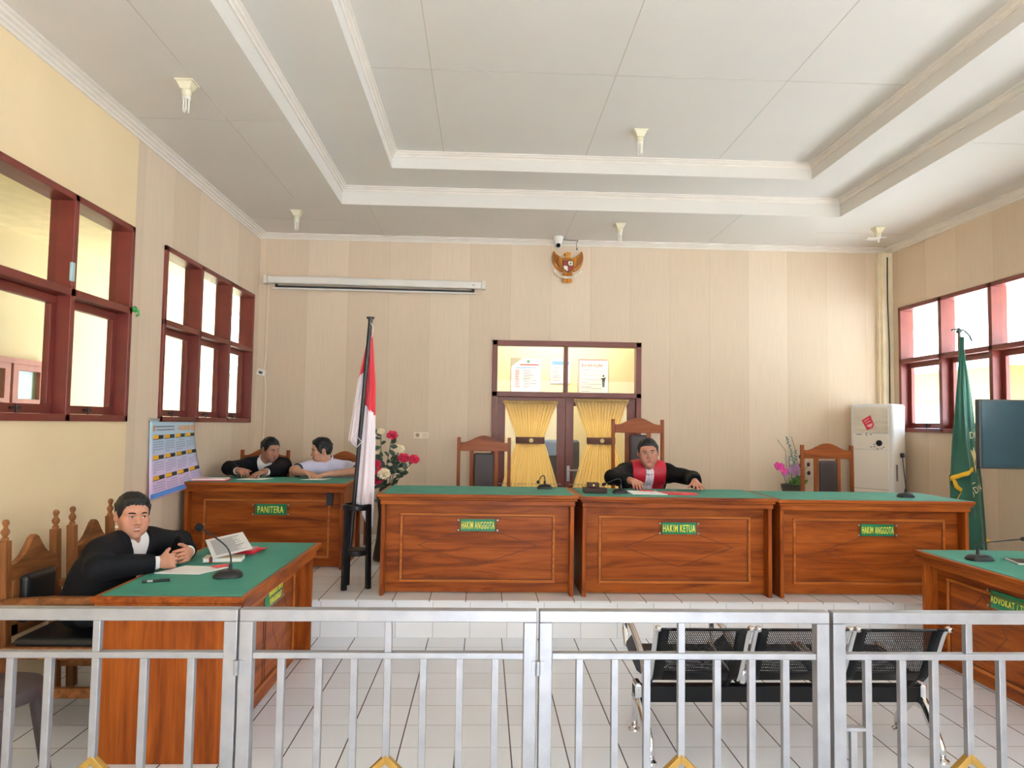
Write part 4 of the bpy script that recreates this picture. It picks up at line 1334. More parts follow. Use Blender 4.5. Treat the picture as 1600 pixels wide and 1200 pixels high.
# heights are above the stand plate (z = .567 in the room)
flag_cloth(itp([.80, .835, 1.3, 1.64, 1.72], [-.045, -.085, -.02, .050, .062]), lambda z: pole_x(z) + .004, lambda u: 1.715, lambda u: .835 - .055 * math.sin(u * 2.6) - .0 * u,
           lambda u, v: .016 * v * math.sin(u * 9 + 2) + .01 * v * math.sin(u * 17), lambda u: 1.34 + .07 * u, lambda u, v: .012 + .02 * v, 'left_fold')
flag_cloth(lambda z: pole_x(z) - .004, itp([.18, .3, .8, 1.3, 1.70], [.128, .128, .128, .118, .085]), lambda u: 1.70, lambda u: .335 - .16 * u + .04 * math.sin(u * 6),
           lambda u, v: .02 * (1 - .3 * v) * math.sin(u * 7.5 + .5) + .008 * math.sin(u * 19 + v * 3), lambda u: 1.13 - .09 * u, lambda u, v: .028, 'right_fold')

gf = thing('court_flag', 'green court flag with gold lettering and yellow fringe by the right window', 'flag', (4.50, 6.62, PZ))
MB().tube([(0.02, .03, .03), (.0, .03, 2.21)], .014, 12).build('pole', mat('brown_pole', (110, 84, 60), .4), gf, smooth=.6)
m = MB().ell((0, .03, 2.225), (.028, .028, .018), n=12, m=8).tube([(-.07, .03, 2.238), (-.02, .03, 2.248), (.05, .03, 2.238), (.10, .03, 2.19), (.125, .03, 2.135)], .009, 8).tube([(0, .03, 2.2), (.0, .03, 2.26)], .014, 8)
m.build('finial', mat('pewter', (90, 96, 92), .4, metal=.6), gf, smooth=.8)
MB().lathe([(0, 0), (.16, 0), (.16, .03), (.05, .05), (.03, .10), (0, .10)], 24, Matrix.Translation((.02, .03, 0))).build('base', BLACKM, gf, smooth=.5)
FG = mat('flag_green', (22, 92, 74), .6, var=.05, sheen=.3)
def green_cloth(name, xl, xr, zt, zb, yfun, fr_w=.035, fringe=True, n=36, nz=70, m=FG):
    w = MB()
    rows = []
    for j in range(nz + 1):
        v = j / nz
        r = []
        for i in range(n + 1):
            u = i / n
            z = zt(u) + (zb(u) - zt(u)) * v
            r.append((xl(z) + (xr(z) - xl(z)) * u, yfun(u, v), z))
        rows.append(r)
    w.grid(rows)
    o = w.build(name, m, gf, smooth=True)
    o.modifiers.new('cloth', 'SOLIDIFY').thickness = .003
    return o, rows
def fall_y(u, v):
    return .015 + (.022 * v) * math.sin(u * 8) + .006 * math.sin(u * 15)
# inner, darker fall going down to the floor on the right, outer fold ending in the fringe on the left
green_cloth('back_fall', itp([.12, .5, 1.2, 1.75, 2.16], [-.0, -.06, -.06, .0, -.01]), itp([.12, .35, .8, 1.2, 1.6, 2.0, 2.16], [.235, .225, .195, .150, .105, .05, .02]), lambda u: 2.17, lambda u: .18 - .06 * u,
            lambda u, v: fall_y(u, v))
_, rws = green_cloth('front_fold', itp([.75, 1.2, 1.7, 2.16], [-.165, -.13, -.072, -.022]), itp([.75, .95, 1.2, 1.7, 2.16], [.045, .055, .022, -.005, .005]), lambda u: 2.17, lambda u: .845 + .095 * u,
            lambda u, v: -.025 - .04 * v + (.028 * v) * math.sin(u * 6 + 1) + .006 * math.sin(u * 17))
FRG = mat('yellow_fringe', (236, 186, 44), .7, bmp=.6, bscale=150)
last = rws[-1]
f = MB().grid([[(x, y - .002, z + .012) for x, y, z in last], [(x - .002, y - .004, z - .03 - .004 * math.sin(k * 2.2)) for k, (x, y, z) in enumerate(last)]])
# fringe doubling back below the corner
f.grid([[(-.163 + .0 * k, -.07, .835 - 0 * k), (-.13, -.075, .83)] if k == 0 else ([(-.13, -.05, .755), (-.095, -.055, .78)] if k == 1 else ([(-.055, -.04, .71), (-.05, -.045, .745)] if k == 2 else [(-.13, -.03, .575), (-.10, -.035, .615)])) for k in range(4)])
fo = f.build('fringe', FRG, gf, smooth=True)
fo.modifiers.new('cloth', 'SOLIDIFY').thickness = .004
f = MB().grid([[(.185, -.02, .29), (.22, -.02, .27)], [(.19, -.02, .255), (.225, -.02, .235)]])
fo = f.build('hem_fringe', FRG, gf)
fo.modifiers.new('cloth', 'SOLIDIFY').thickness = .004
low, rw2 = green_cloth('lower_fold', itp([.5, .85], [-.125, -.15]), itp([.5, .85, 1.0], [.10, .06, .06]), lambda u: .87 + .07 * u, lambda u: .57 - .1 * u, lambda u, v: -.012 + .02 * math.sin(u * 5 + 2) * v)
FLT = mat('flag_gold_print', (240, 228, 180), .6)
tx = MB()
def on_flag(body, x, z, w, h, ang, y=-.062):
    tx.text(body, w, h, .002, Matrix.Translation((x, y, z)) @ Matrix.Rotation(-ang, 4, 'Y') @ RX)
on_flag('DI', .098, 1.245, .07, .062, .05, -.03)
tx.box((.058, -.032, 1.287), (.125, -.029, 1.296)); tx.box((.06, -.032, 1.192), (.135, -.029, 1.202))
on_flag('IDN', .125, .742, .11, .06, .45, -.055)
tx.tube([(.03, -.05, .77), (.10, -.055, .80), (.16, -.05, .85)], .005, 5); tx.tube([(.0, -.05, .665), (.09, -.055, .685), (.175, -.05, .745)], .005, 5); tx.tube([(.0, -.05, .65), (.09, -.055, .67), (.178, -.05, .725)], .004, 5)
XLf, XRf = itp([.12, .5, 1.2, 1.75, 2.16], [-.0, -.06, -.06, .0, -.01]), itp([.12, .35, .8, 1.2, 1.6, 2.0, 2.16], [.235, .225, .195, .150, .105, .05, .02])
def on_fall(w):
    out = []
    for x, y, z in w.v:
        u = (x - XLf(z)) / (XRf(z) - XLf(z))
        v = (2.17 - z) / (2.17 - (.18 - .06 * u))
        out.append((x, fall_y(u, v) - .005 + (y + .05) * .02, z))
    w.v = out
on_fall(tx)
tx.build('gold_lettering', FLT, gf)
cr = MB().prism([(.068, 1.10), (.098, 1.135), (.125, 1.07), (.122, 1.0), (.138, .95), (.11, .885), (.098, .97), (.088, 1.03)], -.05, -.046)
cr.prism([(.118, 1.08), (.138, 1.07), (.142, .98), (.128, .96)], -.048, -.044)
on_fall(cr)
cr.build('crest', FLT, gf)
# ---------------------------------------------------------------- flower arrangements
STEMG = mat('stem_green', (84, 104, 66), .6); LEAFD = mat('leaf_dark', (66, 82, 68), .55, var=.2, scale=20); LEAFG = mat('leaf_green', (86, 130, 48), .5, var=.2, scale=20)
ROSE = mat('rose_red', (196, 24, 66), .6, var=.12, scale=30); CREAMR = mat('rose_cream', (238, 222, 190), .6, var=.06, scale=30)
def petal(w, M, L, W, curl, cup):
    rows = []
    for j in range(6):
        v = j / 5
        r = []
        for i in range(7):
            u = i / 6 - .5
            wd = W * math.sin(PI * min(.98, .18 + .72 * v)) ** .7
            x = u * wd
            r.append(M @ Vector((x, cup * (1 - (2 * u) ** 2) * -1 + curl * v * v, L * v)))
        rows.append(r)
    w.grid(rows)
def rose(parent, c, r, m, d):
    w = MB()
    q = Vector(d).normalized().to_track_quat('Z', 'Y').to_matrix().to_4x4()
    for ringi, (n, tilt, L, W, off) in enumerate(((3, .08, .9, .9, .06), (5, .35, .95, 1.0, .14), (6, .75, 1.0, 1.05, .18), (7, 1.15, 1.0, 1.05, .2))):
        for k in range(n):
            a = 2 * PI * k / n + ringi * .6 + rnd.random() * .3
            M = Matrix.Translation(c) @ q @ Matrix.Rotation(a, 4, 'Z') @ Matrix.Translation((0, off * r, -.35 * r)) @ Matrix.Rotation(-tilt, 4, 'X')
            petal(w, M, L * r, W * r, .28 * r, .22 * r)
    w.ell(tuple(Vector(c)), (.3 * r, .3 * r, .45 * r), n=8, m=6)
    o = w.build('rose', m, parent, smooth=True)
    return o
def leaf(w, p, d, L, W):
    d = Vector(d).normalized()
    s = d.cross(Vector((rnd.uniform(-.3, .3), rnd.uniform(-1, -.4), rnd.uniform(.2, .8)))).normalized()
    n = s.cross(d)
    rows = []
    for j in range(6):
        v = j / 5
        wd = W * math.sin(PI * v) ** .8 + .0005
        rows.append([Vector(p) + d * L * v + s * wd * u * .5 + n * (-.15 * L * v * v + .12 * W * abs(u)) for u in (-1, 0, 1)])
    w.grid(rows)
fa = thing('rose_arrangement', 'artificial red and cream roses behind the flag and the left judge desk', 'flowers', (-.90, 6.85, PZ))
MB().lathe([(0, 0), (.11, 0), (.12, .02), (.09, .2), (.075, .42), (.09, .56), (.10, .60), (.085, .60), (.07, .45), (0, .42)], 24).build('vase', mat('dark_vase', (52, 60, 54), .4), fa, smooth=.6)
stems, lv = MB(), MB()
heads = [(.05, -.12, 1.17, .048, ROSE), (.16, -.10, .96, .050, ROSE), (.255, -.12, .95, .048, ROSE), (-.10, -.12, .90, .05, ROSE), (-.06, -.18, .835, .052, ROSE), (-.07, -.16, .76, .05, ROSE),
         (-.065, -.05, 1.20, .034, CREAMR), (.11, -.04, 1.04, .045, CREAMR), (.16, -.02, .85, .045, CREAMR), (-.005, -.22, .82, .055, CREAMR), (-.13, -.02, 1.02, .04, CREAMR)]
for x, y, z, r, m in heads:
    top = Vector((x, y, z))
    root = Vector((rnd.uniform(-.03, .03), rnd.uniform(-.03, .03), .52))
    mid = root.lerp(top, .55) + Vector((-.02, 0, .03))
    stems.tube([root, mid, top - Vector((0, 0, r * .4))], .0045, 6)
    rose(fa, top, r * .98, m, (x * .8, -.8, .9))
    for k in range(12):
        p = root.lerp(mid, rnd.random()) if rnd.random() < .35 else mid.lerp(top, rnd.random() * .9)
        leaf(lv, p, (rnd.uniform(-1, 1), rnd.uniform(-.8, .2), rnd.uniform(-.3, .7)), rnd.uniform(.055, .095), rnd.uniform(.034, .05))
stems.build('stems', STEMG, fa, smooth=True); lv.build('leaves', LEAFD, fa, smooth=True)

fb = thing('orchid_arrangement', 'pink and lilac artificial flowers with thin blue-green sprigs beside the right judge chair', 'flowers', (3.46, 8.0, PZ - .0))
MB().lathe([(0, 0), (.12, 0), (.13, .03), (.10, .25), (.10, .55), (.125, .66), (.11, .66), (.09, .55), (0, .5)], 24).build('vase', mat('brown_vase', (70, 60, 50), .4), fb, smooth=.6)
PINK = mat('orchid_pink', (222, 70, 160), .6, var=.15, scale=40); LILAC = mat('orchid_lilac', (172, 130, 170), .6, var=.12, scale=40); PLUM = mat('bud_plum', (70, 30, 44), .6)
TEAL = mat('sprig_teal', (92, 140, 136), .6); GREYT = mat('twig_grey', (120, 130, 126), .6)
def bloom(c, r, m, nm):
    w = MB()
    a0 = rnd.random() * 6
    q = Vector((rnd.uniform(-.6, .4), -1, rnd.uniform(-.2, .5))).normalized().to_track_quat('Z', 'Y').to_matrix().to_4x4()
    for k in range(5):
        M = Matrix.Translation(c) @ q @ Matrix.Rotation(a0 + 2 * PI * k / 5, 4, 'Z') @ Matrix.Rotation(-1.15, 4, 'X')
        petal(w, M, r, r * .9, .2 * r, .1 * r)
    w.ell(c, (r * .2,) * 3, n=8, m=6)
    return w.build(nm, m, fb, smooth=True)
for x, y, z in ((-.20, -.10, .855), (-.17, -.12, .835), (-.215, -.1, .875), (-.165, -.1, .86), (-.145, -.13, .81)):
    bloom((x, y, z), .04, PINK, 'orchid')
for x, y, z in ((-.10, -.1, .80), (-.07, -.12, .835), (-.03, -.12, .80), (-.045, -.1, .85), (.0, -.12, .83), (-.12, -.1, .775), (.02, -.1, .87), (.0, -.1, .79)):
    bloom((x, y, z), .036, LILAC, 'hydrangea')
s = MB()
for P in ([(-.03, 0, .55), (-.12, -.06, .76), (-.20, -.1, .86)], [(0, 0, .55), (-.03, -.06, .7), (-.05, -.1, .83)], [(.02, 0, .55), (.09, -.05, .78), (.16, -.06, .88)], [(.02, 0, .55), (.06, -.05, .8), (.07, -.06, .95)]):
    s.tube(P, .004, 6)
s.build('stems', STEMG, fb, smooth=True)
for x, y, z in ((.16, -.06, .885), (.07, -.06, .97), (.165, -.06, .79), (.05, -.1, .87)):
    MB().ell((x, y, z), (.018, .016, .024), n=10, m=8).build('bud', PLUM, fb, smooth=True)
l = MB()
for k in range(20):
    leaf(l, (rnd.uniform(-.03, .08), rnd.uniform(-.08, .0), rnd.uniform(.60, .68)), (rnd.uniform(-.6, .9), rnd.uniform(-.8, .1), rnd.uniform(.3, 1.2)), rnd.uniform(.09, .15), rnd.uniform(.03, .045))
l.build('leaves', LEAFG, fb, smooth=True)
sp, tw = MB(), MB()
for P, dots in (([(-.05, 0, .6), (-.085, -.04, .92), (-.09, -.05, 1.03), (-.19, -.06, 1.155)], 0), ([(-.02, 0, .6), (.0, -.04, .88), (-.03, -.05, 1.02), (-.09, -.05, 1.19)], 30), ([(.0, 0, .6), (.02, -.04, .9), (.015, -.05, 1.04)], 26), ([(-.04, 0, .6), (-.05, -.05, .82), (-.06, -.05, .98)], 14), ([(.05, 0, .6), (.06, 0, .98), (-.005, .0, 1.19)], 0)):
    tw.tube(P, .0035, 6)
    Q = [Vector(p) for p in P]
    for k in range(dots):
        u = .3 + .7 * k / dots
        i = min(int(u * (len(Q) - 1)), len(Q) - 2)
        p = Q[i].lerp(Q[i + 1], u * (len(Q) - 1) - i)
        leaf(sp, p, (rnd.uniform(-1, 1), -.4, rnd.uniform(-.4, .3)), .022, .016)
tw.build('twigs', GREYT, fb, smooth=True); sp.build('sprig_leaves', TEAL, fb, smooth=True)

# ---------------------------------------------------------------- things lying on the desks
def paper(label, pts, z, mats=PAPER, group=None, name='paper_sheet', th=.003, lines=0, zs=None):
    """a sheet or thin pad with the given floor outline"""
    cx = sum(p[0] for p in pts) / len(pts)
    cy = sum(p[1] for p in pts) / len(pts)
    w = MB()
    n = len(pts)
    zz = zs or [0] * n
    vs = [(p[0] - cx, p[1] - cy, zz[i]) for i, p in enumerate(pts)] + [(p[0] - cx, p[1] - cy, zz[i] + th) for i, p in enumerate(pts)]
    w.add(vs, [tuple(range(n - 1, -1, -1)), tuple(range(n, 2 * n))] + [(i, (i + 1) % n, n + (i + 1) % n, n + i) for i in range(n)])
    if not lines:
        o = w.build(name, mats)
        o.location = (cx, cy, z)
        return tag(o, label, name.split('_')[0] if name != 'paper_sheet' else 'paper', group)
    t = thing(name, label, 'paper', (cx, cy, z), 0, group)
    w.build('sheet', mats, t)
    A, B, C, D = [Vector((p[0] - cx, p[1] - cy, zz[i] + th + .0006)) for i, p in enumerate(pts)]
    ln = MB()
    for k in range(lines):
        v = .10 + .8 * k / lines
        e = .9 - .25 * rnd.random()
        s0, s1 = A.lerp(D, v), B.lerp(C, v)
        r0, r1 = A.lerp(D, v + .38 / lines), B.lerp(C, v + .38 / lines)
        ln.add([s0.lerp(s1, .1), s0.lerp(s1, e), r0.lerp(r1, e), r0.lerp(r1, .1)], [(0, 1, 2, 3)])
    ln.build('printed_lines', INK, t)
    return t
ZL = .7495
paper('stack of white papers under the clasped hands of the smiling man', [(-1.70, 3.86), (-1.465, 3.845), (-1.375, 4.03), (-1.62, 4.06)], ZL, name="paper_stack", th=.004)
paper('white printed page propped at a slant on the notebook by the smiling man', [(-1.50, 4.13), (-1.335, 4.30), (-1.50, 4.62), (-1.665, 4.45)], ZL + .028, th=.002, lines=20, zs=[.0, .028, .075, .05])
tag(MB().box((-.045, -.028, 0), (.045, .028, .0035), Matrix.Rotation(.9, 4, 'Z')).build('page_marker', RED), 'small red page marker on the stack of papers near the microphone', 'marker')
bpy.data.objects['page_marker'].location = (-1.42, 4.04, ZL + .0065)
t = thing('notebook', 'cream diary with a strap lying under the slanted printed page', 'notebook', (-1.475, 4.235, ZL), .15)
MB().box((-.105, -.06, 0), (.105, .06, .004)).box((-.105, -.06, .020), (.105, .06, .024)).build('cover', mat('cream_cover', (214, 200, 170), .5), t, bevel=.002)
MB().box((-.10, -.057, .004), (.103, .057, .020)).build('pages', PAPER, t)
MB().box((-.068, -.062, -.0005), (-.05, .062, .0255)).build('strap', mat('strap_maroon', (120, 44, 40), .6), t)
t = thing('case_folder', 'red case folder with grey cover at the far right of the smiling man\'s papers', 'folder', (-1.435, 4.50, ZL), -.1)
MB().box((-.11, -.075, 0), (.07, .075, .006)).box((-.11, -.07, .006), (.065, .07, .022)).build('cover', RED, t, bevel=.003)
MB().box((-.11, -.06, .022), (.045, .07, .026)).build('label_sheet', mat('grey_cover', (176, 150, 150), .5), t)
MB().box((.06, .005, .006), (.115, .05, .011), Matrix.Rotation(-.12, 4, 'Y')).build('ribbon', RED, t, bevel=.002)
tag(MB().box((-.075, -.05, 0), (.075, .05, .026)).build('wallet', BLACKP, bevel=.006), 'black wallet box behind the slanted printed page', 'wallet')
bpy.data.objects['wallet'].location = (-1.60, 4.78, ZL)
t = thing('pen', 'black pen lying near the front edge of the prosecutor desk', 'pen', (-1.60, 3.66, ZL + .007), .42)
MB().cyl((-.062, 0, 0), (.062, 0, 0), .0068, n=12).build('barrel', BLACKP, t, smooth=.6)
m = MB().cyl((-.04, 0, 0), (-.015, 0, 0), .0072, n=12).cyl((.062, 0, 0), (.066, 0, 0), .005, n=12)
m.build('silver_ring', STEEL, t, smooth=.6)

ZC = PZ + .749
t = thing('file_folder', 'red and white file at the left end of the clerk desk', 'folder', (-2.40, 6.52, ZC), .12)
MB().box((-.15, -.10, 0), (.15, .10, .006)).build('cover', RED, t, bevel=.002)
MB().box((-.15, -.09, .006), (.13, .09, .020)).build('papers', mat('pinkish_paper', (236, 216, 214), .6), t)
paper('white sheet under the hands of the clerk in the black jacket', [(-2.22, 6.62), (-2.0, 6.62), (-1.94, 6.80), (-2.15, 6.80)], ZC)
paper('white sheet under the hands of the clerk in the pale shirt', [(-1.66, 6.66), (-1.47, 6.68), (-1.42, 6.84), (-1.60, 6.83)], ZC)
t = thing('switch_box', 'small black box fixed on the clerk desk front at its right side', 'box', (-1.345, 6.422, .872))
MB().box((-.028, 0, -.055), (.028, .028, .055)).build('box', BLACKP, t, bevel=.004)

ZJ = PZ + .753
t = thing('gavel_box', 'dark wooden gavel block and box beside the middle desk microphone', 'box', (.88, 5.69, ZJ), 0)
DKW = wood('dark_wood', (40, 24, 18), (60, 36, 26), (76, 46, 34), axis='x')
MB().box((-.09, -.06, 0), (.09, .06, .042)).build('block', DKW, t, bevel=.004)
MB().box((-.06, -.04, .042), (.03, .04, .08)).build('stand', DKW, t, bevel=.004)
MB().cyl((-.015, -.045, .062), (-.015, -.03, .062), .008, n=10).build('button', mat('brass', (190, 150, 80), .3, metal=.8), t)
paper('white papers in front of the robed judge, beside his open red folder', [(1.16, 5.60), (1.43, 5.57), (1.40, 5.83), (1.17, 5.86)], ZJ, th=.006)
t = thing('case_folder', 'open red case folder under the robed judge\'s outstretched hand', 'folder', (1.53, 5.70, ZJ), 0)
MB().prism([(-.145, .10), (-.10, -.11), (.14, -.14), (.17, .06)], 0, .006, 'z').build('cover', RED, t, bevel=.002)
MB().prism([(-.13, .09), (-.09, -.09), (.02, -.10), (.03, .08)], .006, .009, 'z').build('inner_sheet', mat('red_inner', (190, 30, 46), .5), t)
t = thing('pen', 'thin red and white pen held over the middle desk papers', 'pen', (1.315, 5.80, ZJ + .012), -.5)
MB().cyl((-.06, 0, 0), (.06, 0, .0), .0045, n=10).build('barrel', mat('pen_red', (214, 60, 70), .4), t, smooth=.6)
t = thing('tablet', 'dark tablet with pale rim on the ADVOKAT / TERGUGAT desk', 'tablet', (3.40, 4.36, .7455), -.25)
MB().box((-.13, -.09, 0), (.13, .09, .010)).build('case', mat('pale_rim', (210, 205, 205), .4), t, bevel=.003)
MB().box((-.12, -.08, .010), (.12, .08, .012)).build('screen', mat('tablet_black', (50, 28, 30), .2), t)
# ---------------------------------------------------------------- people
class Field:
    """signed distance grid; shapes are melted together, then skinned as one continuous surface"""
    def __init__(s, lo, hi, h):
        s.h = h
        s.lo = np.array(lo, np.float32)
        n = np.ceil((np.array(hi) - np.array(lo)) / h).astype(int) + 1
        s.f = np.full(n, .2, np.float32)
    def block(s, lo, hi, pad):
        a = np.clip(np.floor((np.array(lo) - pad - s.lo) / s.h).astype(int), 0, np.array(s.f.shape))
        b = np.clip(np.ceil((np.array(hi) + pad - s.lo) / s.h).astype(int) + 1, 0, np.array(s.f.shape))
        if (b <= a).any():
            return None
        g = [s.lo[i] + s.h * np.arange(a[i], b[i], dtype=np.float32) for i in range(3)]
        X, Y, Z = np.meshgrid(*g, indexing='ij')
        return tuple(slice(a[i], b[i]) for i in range(3)), X, Y, Z
    def put(s, shp, k=.01, op='u'):
        lo, hi, fn = shp
        r = s.block(lo, hi, k + s.h * 3)
        if r is None:
            return s
        sl, X, Y, Z = r
        d = fn(X, Y, Z).astype(np.float32)
        c = s.f[sl]
        if op == 'u':
            hh = np.clip(.5 + .5 * (c - d) / k, 0, 1) if k > 0 else (c > d).astype(np.float32)
            s.f[sl] = c * (1 - hh) + d * hh - k * hh * (1 - hh)
        elif op == 's':
            hh = np.clip(.5 - .5 * (c + d) / max(k, 1e-6), 0, 1)
            s.f[sl] = c * (1 - hh) - d * hh + k * hh * (1 - hh)
        return s
    def mesh(s):
        f, h = s.f, s.h
        sg = f < 0
        c = np.zeros(tuple(n - 1 for n in f.shape), np.int8)
        cor = [(i, j, k) for i in (0, 1) for j in (0, 1) for k in (0, 1)]
        nx, ny, nz = c.shape
        for i, j, k in cor:
            c += sg[i:i + nx, j:j + ny, k:k + nz]
        act = (c > 0) & (c < 8)
        idx = np.full(c.shape, -1, np.int64)
        I = np.argwhere(act)
        idx[act] = np.arange(len(I))
        pos = np.zeros((len(I), 3))
        cnt = np.zeros(len(I))
        for a in cor:
            for ax in range(3):
                if a[ax]:
                    continue
                b = list(a); b[ax] = 1
                fa = f[I[:, 0] + a[0], I[:, 1] + a[1], I[:, 2] + a[2]]
                fb = f[I[:, 0] + b[0], I[:, 1] + b[1], I[:, 2] + b[2]]
                m = (fa < 0) != (fb < 0)
                t = fa[m] / (fa[m] - fb[m])
                p = np.tile(np.array(a, float), (m.sum(), 1))
                p[:, ax] = t
                pos[m] += p
                cnt[m] += 1
        P = s.lo + h * (I + pos / cnt[:, None])
        F = []
        for ax in range(3):
            u, v = (ax + 1) % 3, (ax + 2) % 3
            s0 = [slice(1, -1)] * 3; s1 = [slice(1, -1)] * 3
            s0[ax] = slice(0, -1); s1[ax] = slice(1, None)
            A, B = sg[tuple(s0)], sg[tuple(s1)]
            for flip in (0, 1):
                e = np.argwhere((A & ~B) if not flip else (~A & B))
                if not len(e):
                    continue
                q = e.copy()
                for k in range(3):
                    if k != ax:
                        q[:, k] += 1
                def cell(du, dv):
                    w = q.copy()
                    w[:, u] += du; w[:, v] += dv
                    return idx[w[:, 0], w[:, 1], w[:, 2]]
                quad = np.stack([cell(-1, -1), cell(0, -1), cell(0, 0), cell(-1, 0)], 1)
                F.append(quad[:, ::-1] if flip else quad)
        return P, np.concatenate(F)

def capsule(a, b, ra, rb=None):
    a, b = np.array(a, float), np.array(b, float)
    rb = ra if rb is None else rb
    R = max(ra, rb)
    ab = b - a
    L = max(ab @ ab, 1e-9)
    def fn(X, Y, Z):
        t = np.clip(((X - a[0]) * ab[0] + (Y - a[1]) * ab[1] + (Z - a[2]) * ab[2]) / L, 0, 1)
        return np.sqrt((X - a[0] - ab[0] * t) ** 2 + (Y - a[1] - ab[1] * t) ** 2 + (Z - a[2] - ab[2] * t) ** 2) - (ra + (rb - ra) * t)
    return np.minimum(a, b) - R, np.maximum(a, b) + R, fn
def ellipsoid(c, r, M=None):
    c = np.array(c, float); r = np.array(r, float)
    M = np.eye(3) if M is None else np.array(M)      # columns are the ellipsoid's axes
    R = r.max()
    def fn(X, Y, Z):
        x, y, z = X - c[0], Y - c[1], Z - c[2]
        q = [x * M[0, i] + y * M[1, i] + z * M[2, i] for i in range(3)]
        k0 = np.sqrt(sum((q[i] / r[i]) ** 2 for i in range(3)))
        k1 = np.sqrt(sum((q[i] / r[i] ** 2) ** 2 for i in range(3))) + 1e-9
        return k0 * (k0 - 1) / k1
    return c - R, c + R, fn
def grow(shp, t, cut=None, wr=0.0, ph=0.0):
    """the shape made t thicker (cloth), optionally limited by cut(X, Y, Z) <= 0 and with soft wrinkles"""
    lo, hi, fn = shp
    def g(X, Y, Z):
        d = fn(X, Y, Z) - t
        if wr:
            d = d + wr * (np.sin(31 * X + 17 * Z + ph) * np.sin(23 * Y - 29 * Z + 1.3 + ph) + .6 * np.sin(52 * Z + 26 * X - 18 * Y + ph))
        if cut is not None:
            d = np.maximum(d, cut(X, Y, Z))
        return d
    return lo - t, hi + t, g

HZ = np.array([0, .01, .03, .055, .08, .105, .125, .145, .17, .195, .213, .226, .234, .238]) - .12
HW = np.array([.020, .034, .052, .061, .066, .071, .073, .074, .0755, .0725, .062, .046, .028, .010])
HF = np.array([.068, .081, .088, .089, .089, .089, .087, .0905, .090, .080, .064, .043, .022, .002])
HB = np.array([.030, .002, -.034, -.060, -.078, -.090, -.097, -.101, -.103, -.097, -.083, -.062, -.040, -.022])
def head_frame(fwd, roll=0.0):
    f = Vector(fwd).normalized()
    r = f.cross(Vector((0, 0, 1))).normalized()
    u = r.cross(f)
    q = Matrix.Rotation(roll, 3, f)
    r, u = q @ r, q @ u
    return np.array([r, f, u]).T        # columns: right, forward, up
def head_core(c, M, s, grow_=0.0, wide=1.0, wx=1.0):
    c = np.array(c, float)
    def fn(X, Y, Z):
        x, y, z = (X - c[0]) / s, (Y - c[1]) / s, (Z - c[2]) / s
        qx = (x * M[0, 0] + y * M[1, 0] + z * M[2, 0]) / wx
        qy = x * M[0, 1] + y * M[1, 1] + z * M[2, 1]
        qz = x * M[0, 2] + y * M[1, 2] + z * M[2, 2]
        jaw = 1 + (wide - 1) * np.clip((.03 - qz) / .1, 0, 1)
        w = np.interp(qz, HZ, HW) * jaw
        f_ = np.interp(qz, HZ, HF); b_ = np.interp(qz, HZ, HB)
        yc, hf = (f_ + b_) / 2, (f_ - b_) / 2
        e = ((np.abs(qx) / w) ** 2.25 + (np.abs(qy - yc) / hf) ** 2.25) ** (1 / 2.25)
        d = (e - 1) * np.minimum(w, hf)
        d = np.maximum(d, np.maximum(qz - .052, HZ[0] - qz))
        r = (.0757, .0985, .0945)
        sx, sy, sz = qx / r[0], (qy + .0065) / r[1], (qz - .0245) / r[2]
        k0 = np.sqrt(sx ** 2 + sy ** 2 + sz ** 2)
        k1 = np.sqrt((sx / r[0]) ** 2 + (sy / r[1]) ** 2 + (sz / r[2]) ** 2) + 1e-6
        sk = k0 * (k0 - 1) / k1
        k = .012
        hh = np.clip(.5 + .5 * (d - sk) / k, 0, 1)
        d = d * (1 - hh) + sk * hh - k * .5 * hh * (1 - hh)
        return d * s - grow_
    R = .18 * s + grow_
    return c - R, c + R, fn

SKINM = vcol('skin', rough=.48, spec=.35, sss=.12, bmp=.08, bscale=260)
EYEW = mat('eye_white', (226, 218, 210), .25); IRIS = mat('iris_dark', (26, 16, 12), .15)
HAIRM = mat('black_hair', (17, 15, 15), .5, var=.25, scale=60, bmp=.6, bscale=140)
BROW = mat('eyebrow', (24, 18, 16), .8)
TEETH = mat('teeth', (234, 226, 214), .35)
LENSM = STEEL

def sdf_object(name, F, mats, parent, colour=None, smooth_it=1):
    P, Q = F.mesh()
    me = bpy.data.meshes.new(name)
    me.from_pydata(P.tolist(), [], Q.tolist())
    if smooth_it:
        bm = bmesh.new()
        bm.from_mesh(me)
        for _ in range(smooth_it):
            bmesh.ops.smooth_vert(bm, verts=bm.verts, factor=.5, use_axis_x=True, use_axis_y=True, use_axis_z=True)
        bm.to_mesh(me)
        bm.free()
    me.materials.append(mats)
    me.shade_smooth()
    if colour is not None:
        co = np.empty(len(me.vertices) * 3)
        me.vertices.foreach_get('co', co)
        col = colour(co.reshape(-1, 3))
        at = me.color_attributes.new('tint', 'FLOAT_COLOR', 'POINT')
        at.data.foreach_set('color', np.concatenate([col, np.ones((len(col), 1))], 1).ravel())
    o = bpy.data.objects.new(name, me)
    COL.objects.link(o)
    o.parent = parent
    o.location = -parent.location
    return o

